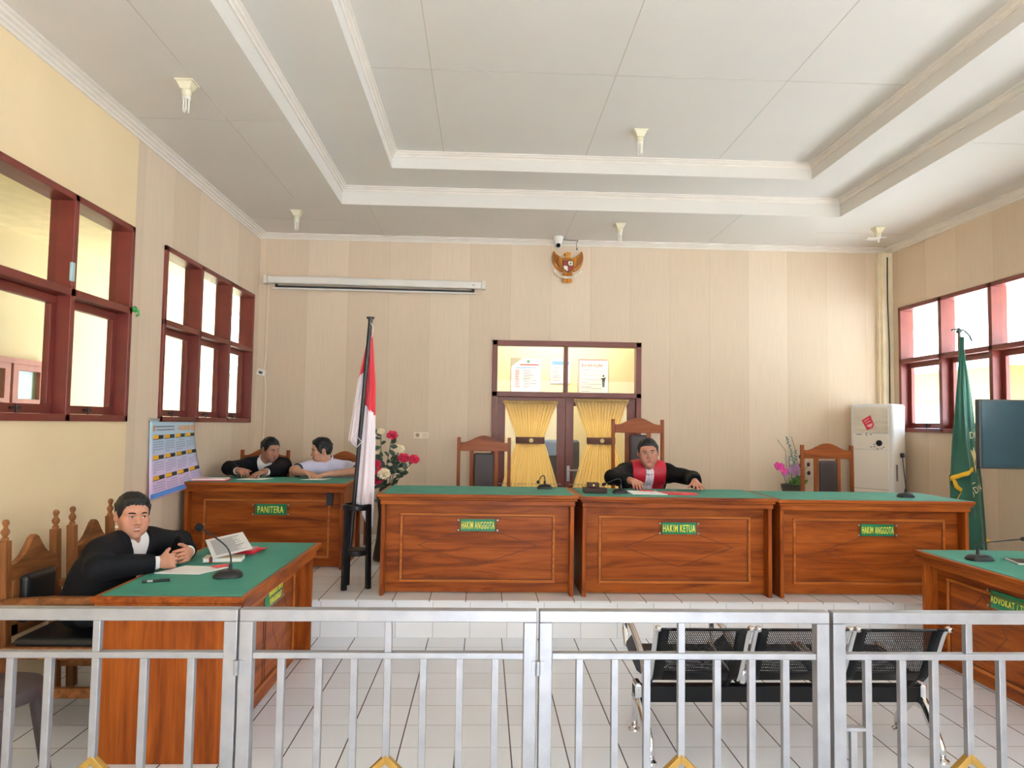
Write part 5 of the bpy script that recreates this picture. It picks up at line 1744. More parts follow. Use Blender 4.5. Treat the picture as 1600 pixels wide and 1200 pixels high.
def hand_shapes(W, f, n, curls, side, scale=1.0, spread=.12, thumb_out=.7, thumb_curl=.3):
    """wrist W, finger direction f, palm normal n (out of the palm); side = direction of the thumb"""
    W = Vector(W); f = Vector(f).normalized(); n = Vector(n)
    n = (n - f * n.dot(f)).normalized()
    s = f.cross(n)
    if s.dot(Vector(side)) < 0:
        s = -s
    c = scale
    out = [(capsule(W - f * .01, W + f * .03 * c, .024 * c, .027 * c), .012)]
    offs = (.030, .010, -.010, -.029)
    lens = (.072, .080, .074, .058)
    base_l = (.084, .088, .084, .076)
    tips = []
    for i, (o, L, bl) in enumerate(zip(offs, lens, base_l)):
        K = W + (f * bl + s * o) * c
        out.append((capsule(W + (f * .02 + s * o * .7) * c, K, .0150 * c, .0118 * c), .008))
        ang, p = 0.0, K
        d0 = (f + s * spread * (1.5 - i) * .5).normalized()
        cu = curls[i] if isinstance(curls, (list, tuple)) else curls
        for sgm, (fr, r0, r1, bend) in enumerate(((.44, .0102, .0092, 1.0), (.31, .0092, .0084, 1.15), (.25, .0084, .0070, .7))):
            ang += cu * bend
            d = d0 * math.cos(ang) + n * math.sin(ang)
            q = p + d * L * fr * c
            out.append((capsule(p, q, r0 * c, r1 * c), .0025))
            p = q
        tips.append(p)
    B = W + (f * .022 + s * .026 + n * .004) * c
    out.append((capsule(W + (f * .01 + s * .012) * c, B + (f * .02 + s * .012) * c, .017 * c, .0145 * c), .01))
    p = B + (f * .02 + s * .012) * c
    d = (f * .75 + s * thumb_out + n * .25).normalized()
    for L, r0, r1 in ((.034, .0125, .0105), (.028, .0105, .0082)):
        q = p + d * L * c
        out.append((capsule(p, q, r0 * c, r1 * c), .003))
        p = q
        d = (d + f * thumb_curl + n * thumb_curl * .6 - s * thumb_curl * .5).normalized()
    return out

def tri_noise(P, s):
    return (np.sin(P[:, 0] * s + 1.3) * np.sin(P[:, 1] * s * 1.1 + .4) + np.sin(P[:, 2] * s * .9 + 2.1) * np.sin(P[:, 0] * s * 1.3)) * .5

def build_person(sp):
    t = thing('person', sp['label'], 'person', sp['root'])
    hc, M, hs = np.array(sp['head']), head_frame(sp['fwd'], sp.get('roll', 0)), sp.get('hs', 1.0)
    wx = sp.get('wx', 1.0)
    def hp(x, y, z):
        """head coordinates: right, forward, up from the chin"""
        return hc + hs * (M @ np.array([x * wx, y, z - .12]))
    J = {k: np.array(v, float) for k, v in sp['j'].items()}
    wide = sp.get('wide', 1.0)
    body = []                                            # (shape, blend)
    nb, pel = J['neck'], J['pelvis']
    sl, sr = J['sl'], J['sr']
    mid = (sl + sr) / 2
    side = (sr - sl); side = side / np.linalg.norm(side)
    up = nb - pel; up = up / np.linalg.norm(up)
    front = np.cross(up, side); front /= np.linalg.norm(front)       # out of the chest
    if front @ (np.array(sp['chest'])) < 0:
        front = -front
    b = sp.get('bulk', 1.0)
    chest = nb - up * .16 + front * .0
    belly = pel * .62 + nb * .38 + front * .015
    torso = [(capsule(sl + (nb - sl) * .15 - up * .015, sr + (nb - sr) * .15 - up * .015, .058 * b), .05),
             (capsule(chest - side * .085 * b, chest + side * .085 * b, .098 * b), .06),
             (capsule(chest - side * .07 * b - up * .07, belly - side * .06 * b, .095 * b, .10 * b), .05),
             (capsule(chest + side * .07 * b - up * .07, belly + side * .06 * b, .095 * b, .10 * b), .05),
             (capsule(belly - side * .06 * b, pel - side * .062 * b, .10 * b, .105), .05),
             (capsule(belly + side * .06 * b, pel + side * .062 * b, .10 * b, .105), .05),
             (capsule(nb + (sl - nb) * .25 + up * .012, sl, .045 * b, .055 * b), .05),
             (capsule(nb + (sr - nb) * .25 + up * .012, sr, .045 * b, .055 * b), .05)]
    arms_u, arms_f = [], []
    for e, s, w in (('el', 'sl', 'wl'), ('er', 'sr', 'wr')):
        arms_u.append((capsule(J[s], J[e], .056 * b, .045 * b), .03))
        arms_f.append((capsule(J[e], J[w], .045 * b, .0275), .02))
    legs = []
    for s, h_, k_, a_ in ((-1, 'hl', 'kl', 'al'), (1, 'hr', 'kr', 'ar')):
        legs.append((capsule(J[h_], J[k_], .085, .058), .04))
        legs.append((capsule(J[k_], J[a_], .056, .040), .02))
    feet = []
    for a_ in ('al', 'ar'):
        fd = np.array(sp['chest'], float); fd[2] = 0; fd /= np.linalg.norm(fd)
        feet.append((capsule(J[a_] - np.array([0, 0, .035]), J[a_] + fd * .15 - np.array([0, 0, .045]), .038, .03), .02))
    # head
    H = [(head_core(hc, M, hs, 0, wide, wx), .02)]
    def E(x, y, z, r, k):
        H.append((ellipsoid(hp(x, y, z), np.array(r) * hs, M), k))
    def C(a, c, r0, r1, k):
        H.append((capsule(hp(*a), hp(*c), r0 * hs, r1 * hs), k))
    fat = sp.get('fat', 0)
    C((0, .080, .128), (0, .099, .092), .0085, .0105, .012)
    E(0, .1005, .089, (.0125, .0125, .0105), .006)
    for s in (-1, 1):
        E(s * .0125, .091, .0855, (.0085, .0105, .0078), .005)
        C((s * .012, .0855, .1425), (s * .050, .067, .1415), .0078, .0065, .012)
        E(s * .044, .062, .098, (.024 + fat * .5, .022 + fat, .022 + fat), .02)
        E(s * .036, .062, .058, (.020 + fat, .020 + fat, .026 + fat), .025)
        E(s * .0785, -.010, .112, (.0105, .0185, .0315), .006)
    E(0, .078, .014, (.021, .014, .013), .012)
    if fat > .004:
        E(0, .045, .002, (.045, .034, .018), .025)
    sm_ = sp.get('smile', 0)
    lips = []
    for P_ in (((-.025 - sm_, .075, .0575 + sm_), (-.007, .0895, .0615)), ((.025 + sm_, .075, .0575 + sm_), (.007, .0895, .0615)), ((-.007, .0895, .0615), (.007, .0895, .0615))):
        lips.append(capsule(hp(*P_[0]), hp(*P_[1]), .0036 * hs, .0052 * hs))
    for P_ in (((-.023 - sm_, .0755, .0565 + sm_), (-.007, .0885, .0505 - sm_ * .6)), ((.023 + sm_, .0755, .0565 + sm_), (.007, .0885, .0505 - sm_ * .6)), ((-.007, .0885, .0505 - sm_ * .6), (.007, .0885, .0505 - sm_ * .6))):
        lips.append(capsule(hp(*P_[0]), hp(*P_[1]), .0036 * hs, .0056 * hs))
    H += [(l, .004) for l in lips]
    necks = [(capsule(hp(0, -.030, .035), nb + up * .0 - front * .005, .054 * b, .060 * b), .025),
             (capsule(hp(0, .012, .03), nb + front * .03, .040 * b, .040), .02)]
    hands = []
    for hd in sp['hands']:
        hands += hand_shapes(**hd)
    allp = torso + necks + arms_u + arms_f + legs + feet + H + hands
    lo = np.min([s_[0] for s_, k in allp], 0) - .02
    hi = np.max([s_[1] for s_, k in allp], 0) + .02
    F = Field(lo, hi, sp.get('h', .0045))
    for s_, k in torso + legs + feet + arms_u + arms_f + necks:
        F.put(s_, k)
    for s_, k in H:
        F.put(s_, k)
    for s in (-1, 1):
        F.put(ellipsoid(hp(s * .031, .0945, .1235), np.array([.019, .014, .0105]) * hs, M), .008, 's')      # eye sockets
        F.put(ellipsoid(hp(s * .0885, -.003, .114), np.array([.006, .0095, .019]) * hs, M), .003, 's')        # ear hollows
        F.put(ellipsoid(hp(s * .031, .0745, .1235), np.array([.0155, .0115, .0115]) * hs, M), .003)         # lids
    F.put(capsule(hp(-.022 - sm_, .084, .0565 + sm_ * .8), hp(.022 + sm_, .084, .0565 + sm_ * .8), .0006, .0006), .003, 's')
    for s_, k in hands:
        F.put(s_, k)
    skin = np.array(lin(sp['skin'])[:3])
    def colour(P):
        c = np.tile(skin, (len(P), 1))
        c *= (1 + .07 * tri_noise(P, 70))[:, None]
        d = np.min([l[2](P[:, 0], P[:, 1], P[:, 2]) for l in lips], 0)
        w = np.clip(1 - d / .0025, 0, 1)[:, None]
        c = c * (1 - w) + np.array(lin(sp.get('lip', (150, 84, 76)))[:3]) * w
        q = (P - hc) / hs @ M
        cheek = np.exp(-(((np.abs(q[:, 0]) - .04) / .022) ** 2 + ((q[:, 2] + .025) / .022) ** 2)) * (q[:, 1] > .03)
        c = c * (1 - .10 * cheek[:, None] * np.array([0, 1, 1]))
        stub = (np.exp(-((q[:, 2] + .095) / .03) ** 2) * (q[:, 1] > .02) * (np.abs(q[:, 2]) < .14)) * sp.get('stubble', .12)
        c = c * (1 - stub[:, None])
        return c
    bo = sdf_object('body', F, SKINM, t, colour)
    # eyes, brows, teeth
    for s in (-1, 1):
        e = MB().ell(tuple(hp(s * .031, .0845, .1225)), (.0128 * hs, .0038 * hs, .0043 * hs * sp.get('eye', 1)), Matrix(M.tolist()), 14, 10)
        eo = e.build('eye', EYEW, t, smooth=True, world=True)
        g = sp.get('gaze', 0.0)
        MB().ell(tuple(hp(s * .031 + g, .0868, .1227)), (.0056 * hs, .0020 * hs, .0043 * hs * sp.get('eye', 1)), Matrix(M.tolist()), 12, 8).build('iris', IRIS, eo, smooth=True, world=True)
        lash = MB().tube([Vector(hp(s * .019, .0855, .1245)), Vector(hp(s * .031, .0885, .1272)), Vector(hp(s * .043, .0820, .1243))], [.0016 * hs, .0024 * hs, .0018 * hs], 6)
        lash.build('eyelash', BROW, eo, smooth=True, world=True)
        br = MB().tube([Vector(hp(s * .013, .0925, .1425)), Vector(hp(s * .026, .0915, .1460)), Vector(hp(s * .040, .083, .1455)), Vector(hp(s * .053, .0705, .1385))], [.0032 * hs, .0042 * hs, .0038 * hs, .0018 * hs], 8)
        br.build('eyebrow', BROW, t, smooth=True, world=True)
    if sp.get('teeth'):
        w = MB().grid([[Vector(hp(x, .0918 - 9.5 * x * x, z)) for x in np.linspace(-.0135, .0135, 9)] for z in (.0543, .0580)])
        o = w.build('teeth', TEETH, t, smooth=True, world=True)
        o.modifiers.new('rows', 'SOLIDIFY').thickness = .003
    if sp.get('glasses'):
        w = MB()
        for s in (-1, 1):
            ring_ = [Vector(hp(s * .032 + .021 * math.cos(a), .0965 - .004 * abs(math.cos(a)), .121 + .0145 * math.sin(a))) for a in [2 * PI * k / 24 for k in range(25)]]
            w.tube(ring_, .0009, 6)
            w.tube([Vector(hp(s * .053, .093, .123)), Vector(hp(s * .073, .06, .126)), Vector(hp(s * .078, -.005, .124))], .0011, 6)
        w.tube([Vector(hp(-.011, .0965, .124)), Vector(hp(0, .102, .126)), Vector(hp(.011, .0965, .124))], .0009, 6)
        w.build('spectacles', STEEL, t, smooth=True, world=True)
    # hair
    hl = sp.get('hair', {})
    ht = hl.get('thick', .013)
    def hair_fn(X, Y, Z):
        base = head_core(hc, M, hs, 0, 1.0, wx)[2](X, Y, Z)
        x, y, z = (X - hc[0]) / hs, (Y - hc[1]) / hs, (Z - hc[2]) / hs
        qx = (x * M[0, 0] + y * M[1, 0] + z * M[2, 0]) / wx
        qy = x * M[0, 1] + y * M[1, 1] + z * M[2, 1]
        qz = x * M[0, 2] + y * M[1, 2] + z * M[2, 2] + .12
        az = np.arctan2(np.abs(qx), qy)                 # 0 front, pi back
        line = np.interp(az, [0, .3, .55, .75, .88, .98, 1.1, 1.3, 1.45, 1.6, 1.8, 2.2, 2.7, PI], np.array([.186, .188, .184, .172, .152, .130, .114, .098, .104, .146, .128, .078, .05, .045]) + hl.get('up', 0) * np.array([1, 1, 1, 1, .5, 0, 0, 0, 0, 0, 0, 0, 0, 0]))
        line = line + hl.get('part', .06) * qx + .0022 * np.sin(az * 23 + qx * 90) + .0016 * np.sin(qx * 300 + qz * 200)
        d = qz - line
        topw = np.clip((qz - .15) / .07, 0, 1)
        frontw = np.clip(qy / .08, 0, 1)
        th = np.clip(d / (.014 + .016 * frontw), -1, 1) * (.0055 + (ht - .0055) * topw + hl.get('front', .008) * frontw * topw)
        lump = .0016 * np.sin(qx * 210 + 40 * qy) * np.sin(qy * 120 + qz * 160) + hl.get('wave', .0015) * np.sin(qx * 90 + 2) * np.sin(qy * 70)
        return base - (th + lump * np.clip(d / .02, 0, 1)) * hs
    Rr = .18 * hs * max(1, wx)
    FH = Field(hc - Rr, hc + Rr, .0035)
    FH.put((hc - Rr, hc + Rr, hair_fn), 0)
    sdf_object('hair', FH, HAIRM, t)
    # clothes
    ctx = dict(t=t, J=J, nb=nb, pel=pel, up=up, side=side, front=front, chest=chest, torso=torso, arms_u=arms_u, arms_f=arms_f, legs=legs, feet=feet, necks=necks, hp=hp, mid=mid, b=b, lo=lo, hi=hi)
    # local chest coordinates
    def loc(X, Y, Z):
        x, y, z = X - nb[0], Y - nb[1], Z - nb[2]
        return (x * side[0] + y * side[1] + z * side[2], x * front[0] + y * front[1] + z * front[2], x * up[0] + y * up[1] + z * up[2])
    ctx['loc'] = loc
    na = nb - up * .03 - front * .005
    nd = hp(0, -.030, .035) - na
    nl = np.linalg.norm(nd); nd = nd / nl
    def neckcut(r, top):
        def fn(X, Y, Z):
            x, y, z = X - na[0], Y - na[1], Z - na[2]
            t_ = x * nd[0] + y * nd[1] + z * nd[2]
            rad = np.sqrt(np.maximum(x * x + y * y + z * z - t_ * t_, 0))
            return r - rad + np.where(t_ < 0, t_, 0) * 2
        return fn
    ctx['neckcut'] = neckcut
    ctx['na'], ctx['nd'] = na, nd
    sp['dress'](ctx)
    # trousers and shoes for everybody
    FT = Field(lo, hi, .008)
    ncut = lambda X, Y, Z: (loc(X, Y, Z)[2]) - (-(np.linalg.norm(nb - pel)) + .10)
    for s_, k in torso:
        FT.put(grow(s_, .006, ncut), .02)
    for s_, k in legs:
        FT.put(grow(s_, .012, None, .0015), .03)
    sdf_object('trousers', FT, sp['trousers'], t)
    FS = Field(lo, hi, .006)
    for s_, k in feet:
        FS.put(grow(s_, .006), .01)
    sdf_object('shoes', FS, mat('shoe_black', (20, 18, 18), .35), t)
    return t

def arm_cut(J, e, w, keep):
    """cuts a sleeve at the given fraction of the forearm"""
    p = J[e] + (J[w] - J[e]) * keep
    d = (J[w] - J[e]) / np.linalg.norm(J[w] - J[e])
    return lambda X, Y, Z: (X - p[0]) * d[0] + (Y - p[1]) * d[1] + (Z - p[2]) * d[2]

def collar_shape(c, R=.064, t0=.078, t1=.106, drop=.05, gap=.34, flare=.16, th=.0042):
    """turned-down collar round the neck axis, open at the throat"""
    na, nd, front = c['na'], c['nd'], c['front']
    f = front - nd * (front @ nd); f = f / np.linalg.norm(f)
    g = np.cross(nd, f)
    R = R * c['b'] + .002
    def fn(X, Y, Z):
        x, y, z = X - na[0], Y - na[1], Z - na[2]
        t_ = x * nd[0] + y * nd[1] + z * nd[2]
        u = x * f[0] + y * f[1] + z * f[2]
        v = x * g[0] + y * g[1] + z * g[2]
        az = np.abs(np.arctan2(v, u))
        fr = np.clip(1 - az / 1.7, 0, 1)
        bk = np.clip((az - 1.5) / 1.4, 0, 1)
        top, bot = t1 - drop * fr - .035 * bk, t0 - (drop + .022) * fr
        rad = np.sqrt(u * u + v * v)
        d = np.abs(rad - R - flare * (top - t_)) - th
        d = np.maximum(d, np.maximum(t_ - top, bot - t_))
        return np.maximum(d, (gap + 5.0 * np.clip(top - t_ - .012, 0, .1) * 0 - az) * R)
    return na - .16, na + .16, fn

def suit(jm, shirtm, vtop, vbot, vw, lapel=.045, cuff=True, keepj=(.90, .90), wr=.0022, buttons=0):
    def dress(c):
        t, loc, J = c['t'], c['loc'], c['J']
        lo, hi = c['lo'] - .03, c['hi'] + .03
        # shirt
        F = Field(lo, hi, .0055)
        nz = c['neckcut'](.040, .055)
        for s_, k in c['torso']:
            F.put(grow(s_, .009, nz, .0010), k)
        for e, w in (('el', 'wl'), ('er', 'wr')):
            if cuff:
                i = 0 if e == 'el' else 1
                cut1 = arm_cut(J, e, w, .985)
                d = (J[w] - J[e])
                p0 = J[e] + d * .72
                F.put(grow(capsule(p0, J[w], .041, .033), .0, cut1, .0015), .004)
        F.put(collar_shape(c), .004)
        sdf_object('shirt', F, shirtm, t)
        # jacket with a deep V in front
        F = Field(lo, hi, .006)
        cutn = c['neckcut'](.074, .075)
        for s_, k in c['torso']:
            F.put(grow(s_, .020, cutn, wr), k)
        for i, (e, w) in enumerate((('el', 'wl'), ('er', 'wr'))):
            cut = arm_cut(J, e, w, keepj[i])
            F.put(grow(c['arms_u'][i][0], .020, None, wr, i), .03)
            F.put(grow(c['arms_f'][i][0], .019, cut, wr, i), .02)
        def vcut(X, Y, Z):
            x, y, z = loc(X, Y, Z)
            half = vw * np.clip((z - vbot) / (vtop - vbot), 0, 1.3)
            return np.maximum(np.maximum(np.abs(x) - half, vbot - z), -y)
        F.put((c['nb'] - .4, c['nb'] + .4, vcut), .003, 's')
        # lapels: a second layer beside the V
        def jac(X, Y, Z):
            return np.min([s_[2](X, Y, Z) for s_, k in c['torso']], 0) - .034
        def lap(X, Y, Z):
            x, y, z = loc(X, Y, Z)
            u = np.clip((z - vbot) / (vtop - vbot), 0, 1.3)
            half = vw * u
            outer = half + lapel * np.clip(1.35 * u * (1.0 - .0 * u), 0, 1)
            notch = np.where(u > .78, (u - .78) * .05, 0)
            d = np.maximum(np.abs(x) - outer + notch, half - np.abs(x))
            d = np.maximum(d, np.maximum(vbot - z, z - (vtop - .004)))
            d = np.maximum(d, -y + .005)
            return np.maximum(d, jac(X, Y, Z))
        F.put((c['nb'] - .35, c['nb'] + .35, lap), .002)
        sdf_object('jacket', F, jm, t)
        if buttons:
            w = MB()
            for k in range(buttons):
                pass
    return dress
BLACKSUIT = mat('black_suit', (15, 16, 20), .8, var=.15, scale=30, bmp=.1, bscale=300, spec=.25)
WSHIRT = mat('white_shirt', (236, 232, 228), .7, var=.03)
DARKTR = mat('dark_trousers', (24, 24, 28), .8)

# the smiling man at the prosecutor desk
build_person(dict(label='smiling man in a black jacket and open white collar, hands clasped on the desk', root=(-2.08, 3.98, 0), skin=(190, 136, 110), lip=(160, 100, 92), h=.004,
    head=(-1.925, 4.075, 1.022), fwd=(.70, -.71, -.06), roll=-.03, hs=.97, wx=1.06, wide=1.06, fat=.003, smile=.0065, teeth=True, gaze=-.002, stubble=.14,
    chest=(1, -.2, .1), bulk=1.05,
    j=dict(neck=(-1.955, 4.085, .885), pelvis=(-2.07, 3.98, .58), sl=(-1.915, 4.265, .845), sr=(-1.985, 3.885, .840),
           el=(-1.79, 4.385, .825), er=(-1.925, 3.745, .798), wl=(-1.655, 4.185, .800), wr=(-1.690, 3.905, .798),
           hl=(-2.05, 4.09, .568), hr=(-2.05, 3.89, .568), kl=(-1.66, 4.12, .54), kr=(-1.66, 3.90, .54), al=(-1.64, 4.13, .09), ar=(-1.64, 3.90, .09)),
    hands=[dict(W=(-1.690, 3.905, .798), f=(.42, .95, -.04), n=(-.8, .35, -.25), curls=[.42, .46, .5, .55], side=(0, 0, 1), thumb_out=.55),
           dict(W=(-1.655, 4.185, .800), f=(.22, -.97, .05), n=(-.85, -.2, -.2), curls=[.55, .58, .6, .62], side=(0, 0, 1), thumb_out=.5)],
    hair=dict(thick=.015, front=.006, up=.0),
    dress=suit(BLACKSUIT, WSHIRT, .05, -.30, .088), trousers=DARKTR))

# the judge
RED_ROBE = mat('red_robe_satin', (186, 10, 42), .5, var=.12, scale=14)
ROBE = mat('black_robe', (13, 13, 15), .85, var=.15, scale=30, spec=.2)
JABOT = mat('white_jabot', (236, 226, 238), .7, var=.03)
def robe(c):
    t, loc, J = c['t'], c['loc'], c['J']
    lo, hi = c['lo'] - .04, c['hi'] + .04
    nz = c['neckcut'](.068, .08)
    F = Field(lo, hi, .006)
    for s_, k in c['torso']:
        F.put(grow(s_, .018, nz, .002), k)
    for i, (e, w) in enumerate((('el', 'wl'), ('er', 'wr'))):
        cut = arm_cut(J, e, w, .97)
        F.put(grow(c['arms_u'][i][0], .014, None, .0035, i), .03)
        F.put(grow(capsule(J[e], J[w], .044 * c['b'], .045), .014, cut, .004, i), .03)
    sdf_object('robe', F, ROBE, t)
    F = Field(lo, hi, .006)
    def red(X, Y, Z):
        x, y, z = loc(X, Y, Z)
        d = np.min([s_[2](X, Y, Z) for s_, k in c['torso']], 0) - .040
        d = d + .003 * np.sin(60 * x + 8 * z) * np.clip(-z * 6, 0, 1)
        lim = np.abs(x) - (.155 + .02 * np.clip(-z, 0, .3))
        d = np.maximum(d, lim)
        d = np.maximum(d, c['neckcut'](.066, .085)(X, Y, Z))
        return np.maximum(d, -y - .10)
    F.put((c['nb'] - .6, c['nb'] + .35, red), 0)
    sdf_object('red_sash', F, RED_ROBE, t)
    F = Field(lo, hi, .0045)
    def jab(X, Y, Z):
        x, y, z = loc(X, Y, Z)
        d = np.min([s_[2](X, Y, Z) for s_, k in c['torso'] + c['necks']], 0) - .048 - .003 * np.sin(x * 210)
        w = .038 + .05 * np.clip(-z, 0, .4)
        return np.maximum(np.maximum(d, np.abs(x) - w), np.maximum(np.maximum(z - .075, -.34 - z), -y + .01))
    F.put((c['nb'] - .6, c['nb'] + .35, jab), 0)
    sdf_object('jabot', F, JABOT, t)
build_person(dict(label='robed judge in red and black with a white jabot at the middle desk', root=(1.50, 6.95, PZ), skin=(188, 132, 110), lip=(166, 96, 90),
    head=(1.505, 6.575, 1.315), fwd=(-.16, -.98, -.10), roll=.09, hs=1.02, wx=1.13, wide=1.10, fat=.005, glasses=True, stubble=.1, eye=.85, smile=.004,
    chest=(0, -1, 0), bulk=1.14,
    j=dict(neck=(1.525, 6.70, 1.165), pelvis=(1.50, 7.02, .865), sl=(1.715, 6.68, 1.120), sr=(1.31, 6.68, 1.120),
           el=(1.855, 6.36, 1.098), er=(1.135, 6.34, 1.098), wl=(1.775, 6.02, 1.093), wr=(1.235, 6.06, 1.093),
           hl=(1.61, 6.98, .85), hr=(1.39, 6.98, .85), kl=(1.64, 6.55, .80), kr=(1.36, 6.55, .80), al=(1.64, 6.52, PZ + .09), ar=(1.36, 6.52, PZ + .09)),
    hands=[dict(W=(1.775, 6.02, 1.090), f=(-.02, -.98, -.24), n=(0, .1, -1), curls=[.06, .08, .1, .12], side=(-1, 0, 0), spread=.35, thumb_out=.8, thumb_curl=.1),
           dict(W=(1.235, 6.06, 1.098), f=(.35, -.93, -.14), n=(.1, .1, -1), curls=[.35, .45, .5, .5], side=(1, 0, 0))],
    hair=dict(thick=.010, front=.002  ),
    dress=robe, trousers=DARKTR))

# clerk in a black jacket
build_person(dict(label='clerk in a black jacket leaning over the PANITERA desk towards his colleague', root=(-2.18, 7.40, PZ), skin=(170, 120, 98), lip=(124, 74, 66),
    head=(-2.105, 7.215, 1.272), fwd=(.80, -.56, -.26), roll=.02, hs=.95, wx=1.05, stubble=.1, eye=.7,
    chest=(.15, -1, 0), bulk=1.0,
    j=dict(neck=(-2.155, 7.29, 1.145), pelvis=(-2.22, 7.50, .865), sl=(-1.985, 7.27, 1.105), sr=(-2.345, 7.27, 1.100),
           el=(-1.975, 7.05, 1.093), er=(-2.435, 7.04, 1.093), wl=(-2.03, 6.84, 1.074), wr=(-2.29, 6.86, 1.076),
           hl=(-2.12, 7.44, .85), hr=(-2.32, 7.44, .85), kl=(-2.10, 7.06, .77), kr=(-2.32, 7.06, .77), al=(-2.10, 7.04, PZ + .09), ar=(-2.32, 7.04, PZ + .09)),
    hands=[dict(W=(-2.03, 6.84, 1.082), f=(-.55, -.80, -.2), n=(0, .1, -1), curls=[.2, .22, .25, .3], side=(-1, .3, 0)),
           dict(W=(-2.29, 6.86, 1.088), f=(.75, -.60, -.12), n=(.2, .2, -1), curls=[.6, .65, .7, .7], side=(1, .3, .2))],
    hair=dict(thick=.012, front=.002  ),
    dress=suit(BLACKSUIT, WSHIRT, .05, -.26, .075), trousers=DARKTR))

# clerk in a pale short-sleeved shirt
LSHIRT = mat('lavender_shirt', (206, 204, 228), .7, var=.03, scale=12)
NAVY = mat('navy_trim', (44, 52, 70), .7)
def polo(c):
    t, loc, J = c['t'], c['loc'], c['J']
    lo, hi = c['lo'] - .03, c['hi'] + .03
    F = Field(lo, hi, .006)
    nz = c['neckcut'](.064, .07)
    for s_, k in c['torso']:
        F.put(grow(s_, .014, nz, .0025), k)
    for i, (s, e) in enumerate((('sl', 'el'), ('sr', 'er'))):
        cut = arm_cut(J, s, e, .80)
        F.put(grow(c['arms_u'][i][0], .019, cut, .003, i), .03)
    so = sdf_object('shirt', F, LSHIRT, t)
    F = Field(lo, hi, .0045)
    F.put(collar_shape(c, .066), 0)
    co = sdf_object('collar', F, LSHIRT, so)
    co.location = (0, 0, 0)
    F = Field(lo, hi, .0045)
    shp = collar_shape(c, .066, t0=.072, th=.0062)
    shp_in = collar_shape(c, .066, t0=.088, th=.02, gap=.42)
    def edge(X, Y, Z):
        x, y, z = loc(X, Y, Z)
        return np.maximum(shp[2](X, Y, Z), -shp_in[2](X, Y, Z))
    F.put((shp[0], shp[1], edge), 0)
    def plk(X, Y, Z):
        x, y, z = loc(X, Y, Z)
        d = np.min([s_[2](X, Y, Z) for s_, k in c['torso']], 0) - .0185
        return np.maximum(np.maximum(d, np.abs(x) - .013), np.maximum(np.maximum(z + .03, -.2 - z), -y))
    F.put((c['nb'] - .3, c['nb'] + .3, plk), 0)
    for i, (s, e) in enumerate((('sl', 'el'), ('sr', 'er'))):
        cut, cut2 = arm_cut(J, s, e, .80), arm_cut(J, s, e, .765)
        F.put(grow(c['arms_u'][i][0], .0215, (lambda c1, c2: lambda X, Y, Z: np.maximum(c1(X, Y, Z), -c2(X, Y, Z)))(cut, cut2)), 0)
    co = sdf_object('navy_edging', F, NAVY, so)
    co.location = (0, 0, 0)
build_person(dict(label='clerk in a pale lavender short-sleeved shirt, in profile at the PANITERA desk', root=(-1.50, 7.42, PZ), skin=(198, 148, 122), lip=(150, 88, 80),
    head=(-1.605, 7.235, 1.266), fwd=(-.93, -.34, -.12), roll=-.02, hs=.99, stubble=.18, eye=.8,
    chest=(-.25, -1, 0), bulk=1.02,
    j=dict(neck=(-1.545, 7.27, 1.125), pelvis=(-1.48, 7.50, .865), sl=(-1.345, 7.29, 1.08), sr=(-1.72, 7.21, 1.08),
           el=(-1.185, 7.08, 1.080), er=(-1.81, 7.02, 1.078), wl=(-1.43, 6.87, 1.062), wr=(-1.665, 6.86, 1.062),
           hl=(-1.38, 7.44, .85), hr=(-1.58, 7.44, .85), kl=(-1.38, 7.06, .77), kr=(-1.58, 7.06, .77), al=(-1.38, 7.04, PZ + .09), ar=(-1.58, 7.04, PZ + .09)),
    hands=[dict(W=(-1.43, 6.87, 1.066), f=(-.85, -.45, -.15), n=(0, .1, -1), curls=[.12, .15, .2, .25], side=(-.3, .9, 0)),
           dict(W=(-1.665, 6.86, 1.072), f=(.75, -.62, -.15), n=(.1, .1, -1), curls=[.25, .3, .32, .35], side=(.4, .9, 0))],
    hair=dict(thick=.015, front=.005, wave=.003  ),
    dress=polo, trousers=DARKTR))
# ---------------------------------------------------------------- outside
CONC = mat('pale_concrete', (206, 206, 206), .85, var=.06, scale=2)
struct(MB().box((-60, -60, -.35), (60, 80, -.12)).build('ground', CONC))
struct(MB().box((-60, 12.8, -.13), (XL - .2, 70, -.105)).box((-60, -40, -.13), (-4.9, 12.8, -.105)).build('added_lawn', mat('lawn_green', (88, 108, 52), .9, var=.25, scale=3)))  # dark grass added to cut daylight bouncing into the covered walk
# covered walk on the left: opposite wall, soffit
struct(MB().box((-4.75, -6, -.12), (-4.6, 12.6, 3.9)).build('wall_corridor', mat('corridor_cream', (206, 190, 150), .8, var=.03, scale=1.2)))
struct(MB().box((-4.75, -6, 3.36), (XL - .14, 12.6, 3.44)).build('ceiling_corridor', mat('cream_soffit', (226, 208, 164), .8)))
struct(MB().box((-4.75, -6.15, -.12), (XL - .14, -6, 3.9)).build('wall_corridor_added_end', CREAMP))  # unseen wall added to block daylight and darken the covered walk
wn = thing('corridor_window', 'faded red-brown casement window in the wall across the covered walk', 'window', (-4.6, 6.85, 1.67))
m = MB()
for y0_, y1_ in ((-.30, .22), (.26, .76)):
    m.box((0, y0_, 0), (.06, y1_, .06)); m.box((0, y0_, .34), (.06, y1_, .42)); m.box((0, y0_, .06), (.06, y0_ + .08, .34)); m.box((0, y1_ - .08, .06), (.06, y1_, .34))
m.box((0, -.35, .40), (.075, .80, .45)); m.box((0, -.35, -.05), (.075, .80, .0))
m.build('frame', mat('faded_maroon', (164, 104, 84), .7, var=.1), wn)
MB().box((.012, -.24, .05), (.02, .70, .36)).build('pane', mat('grey_green_glass', (136, 150, 130), .2), wn)
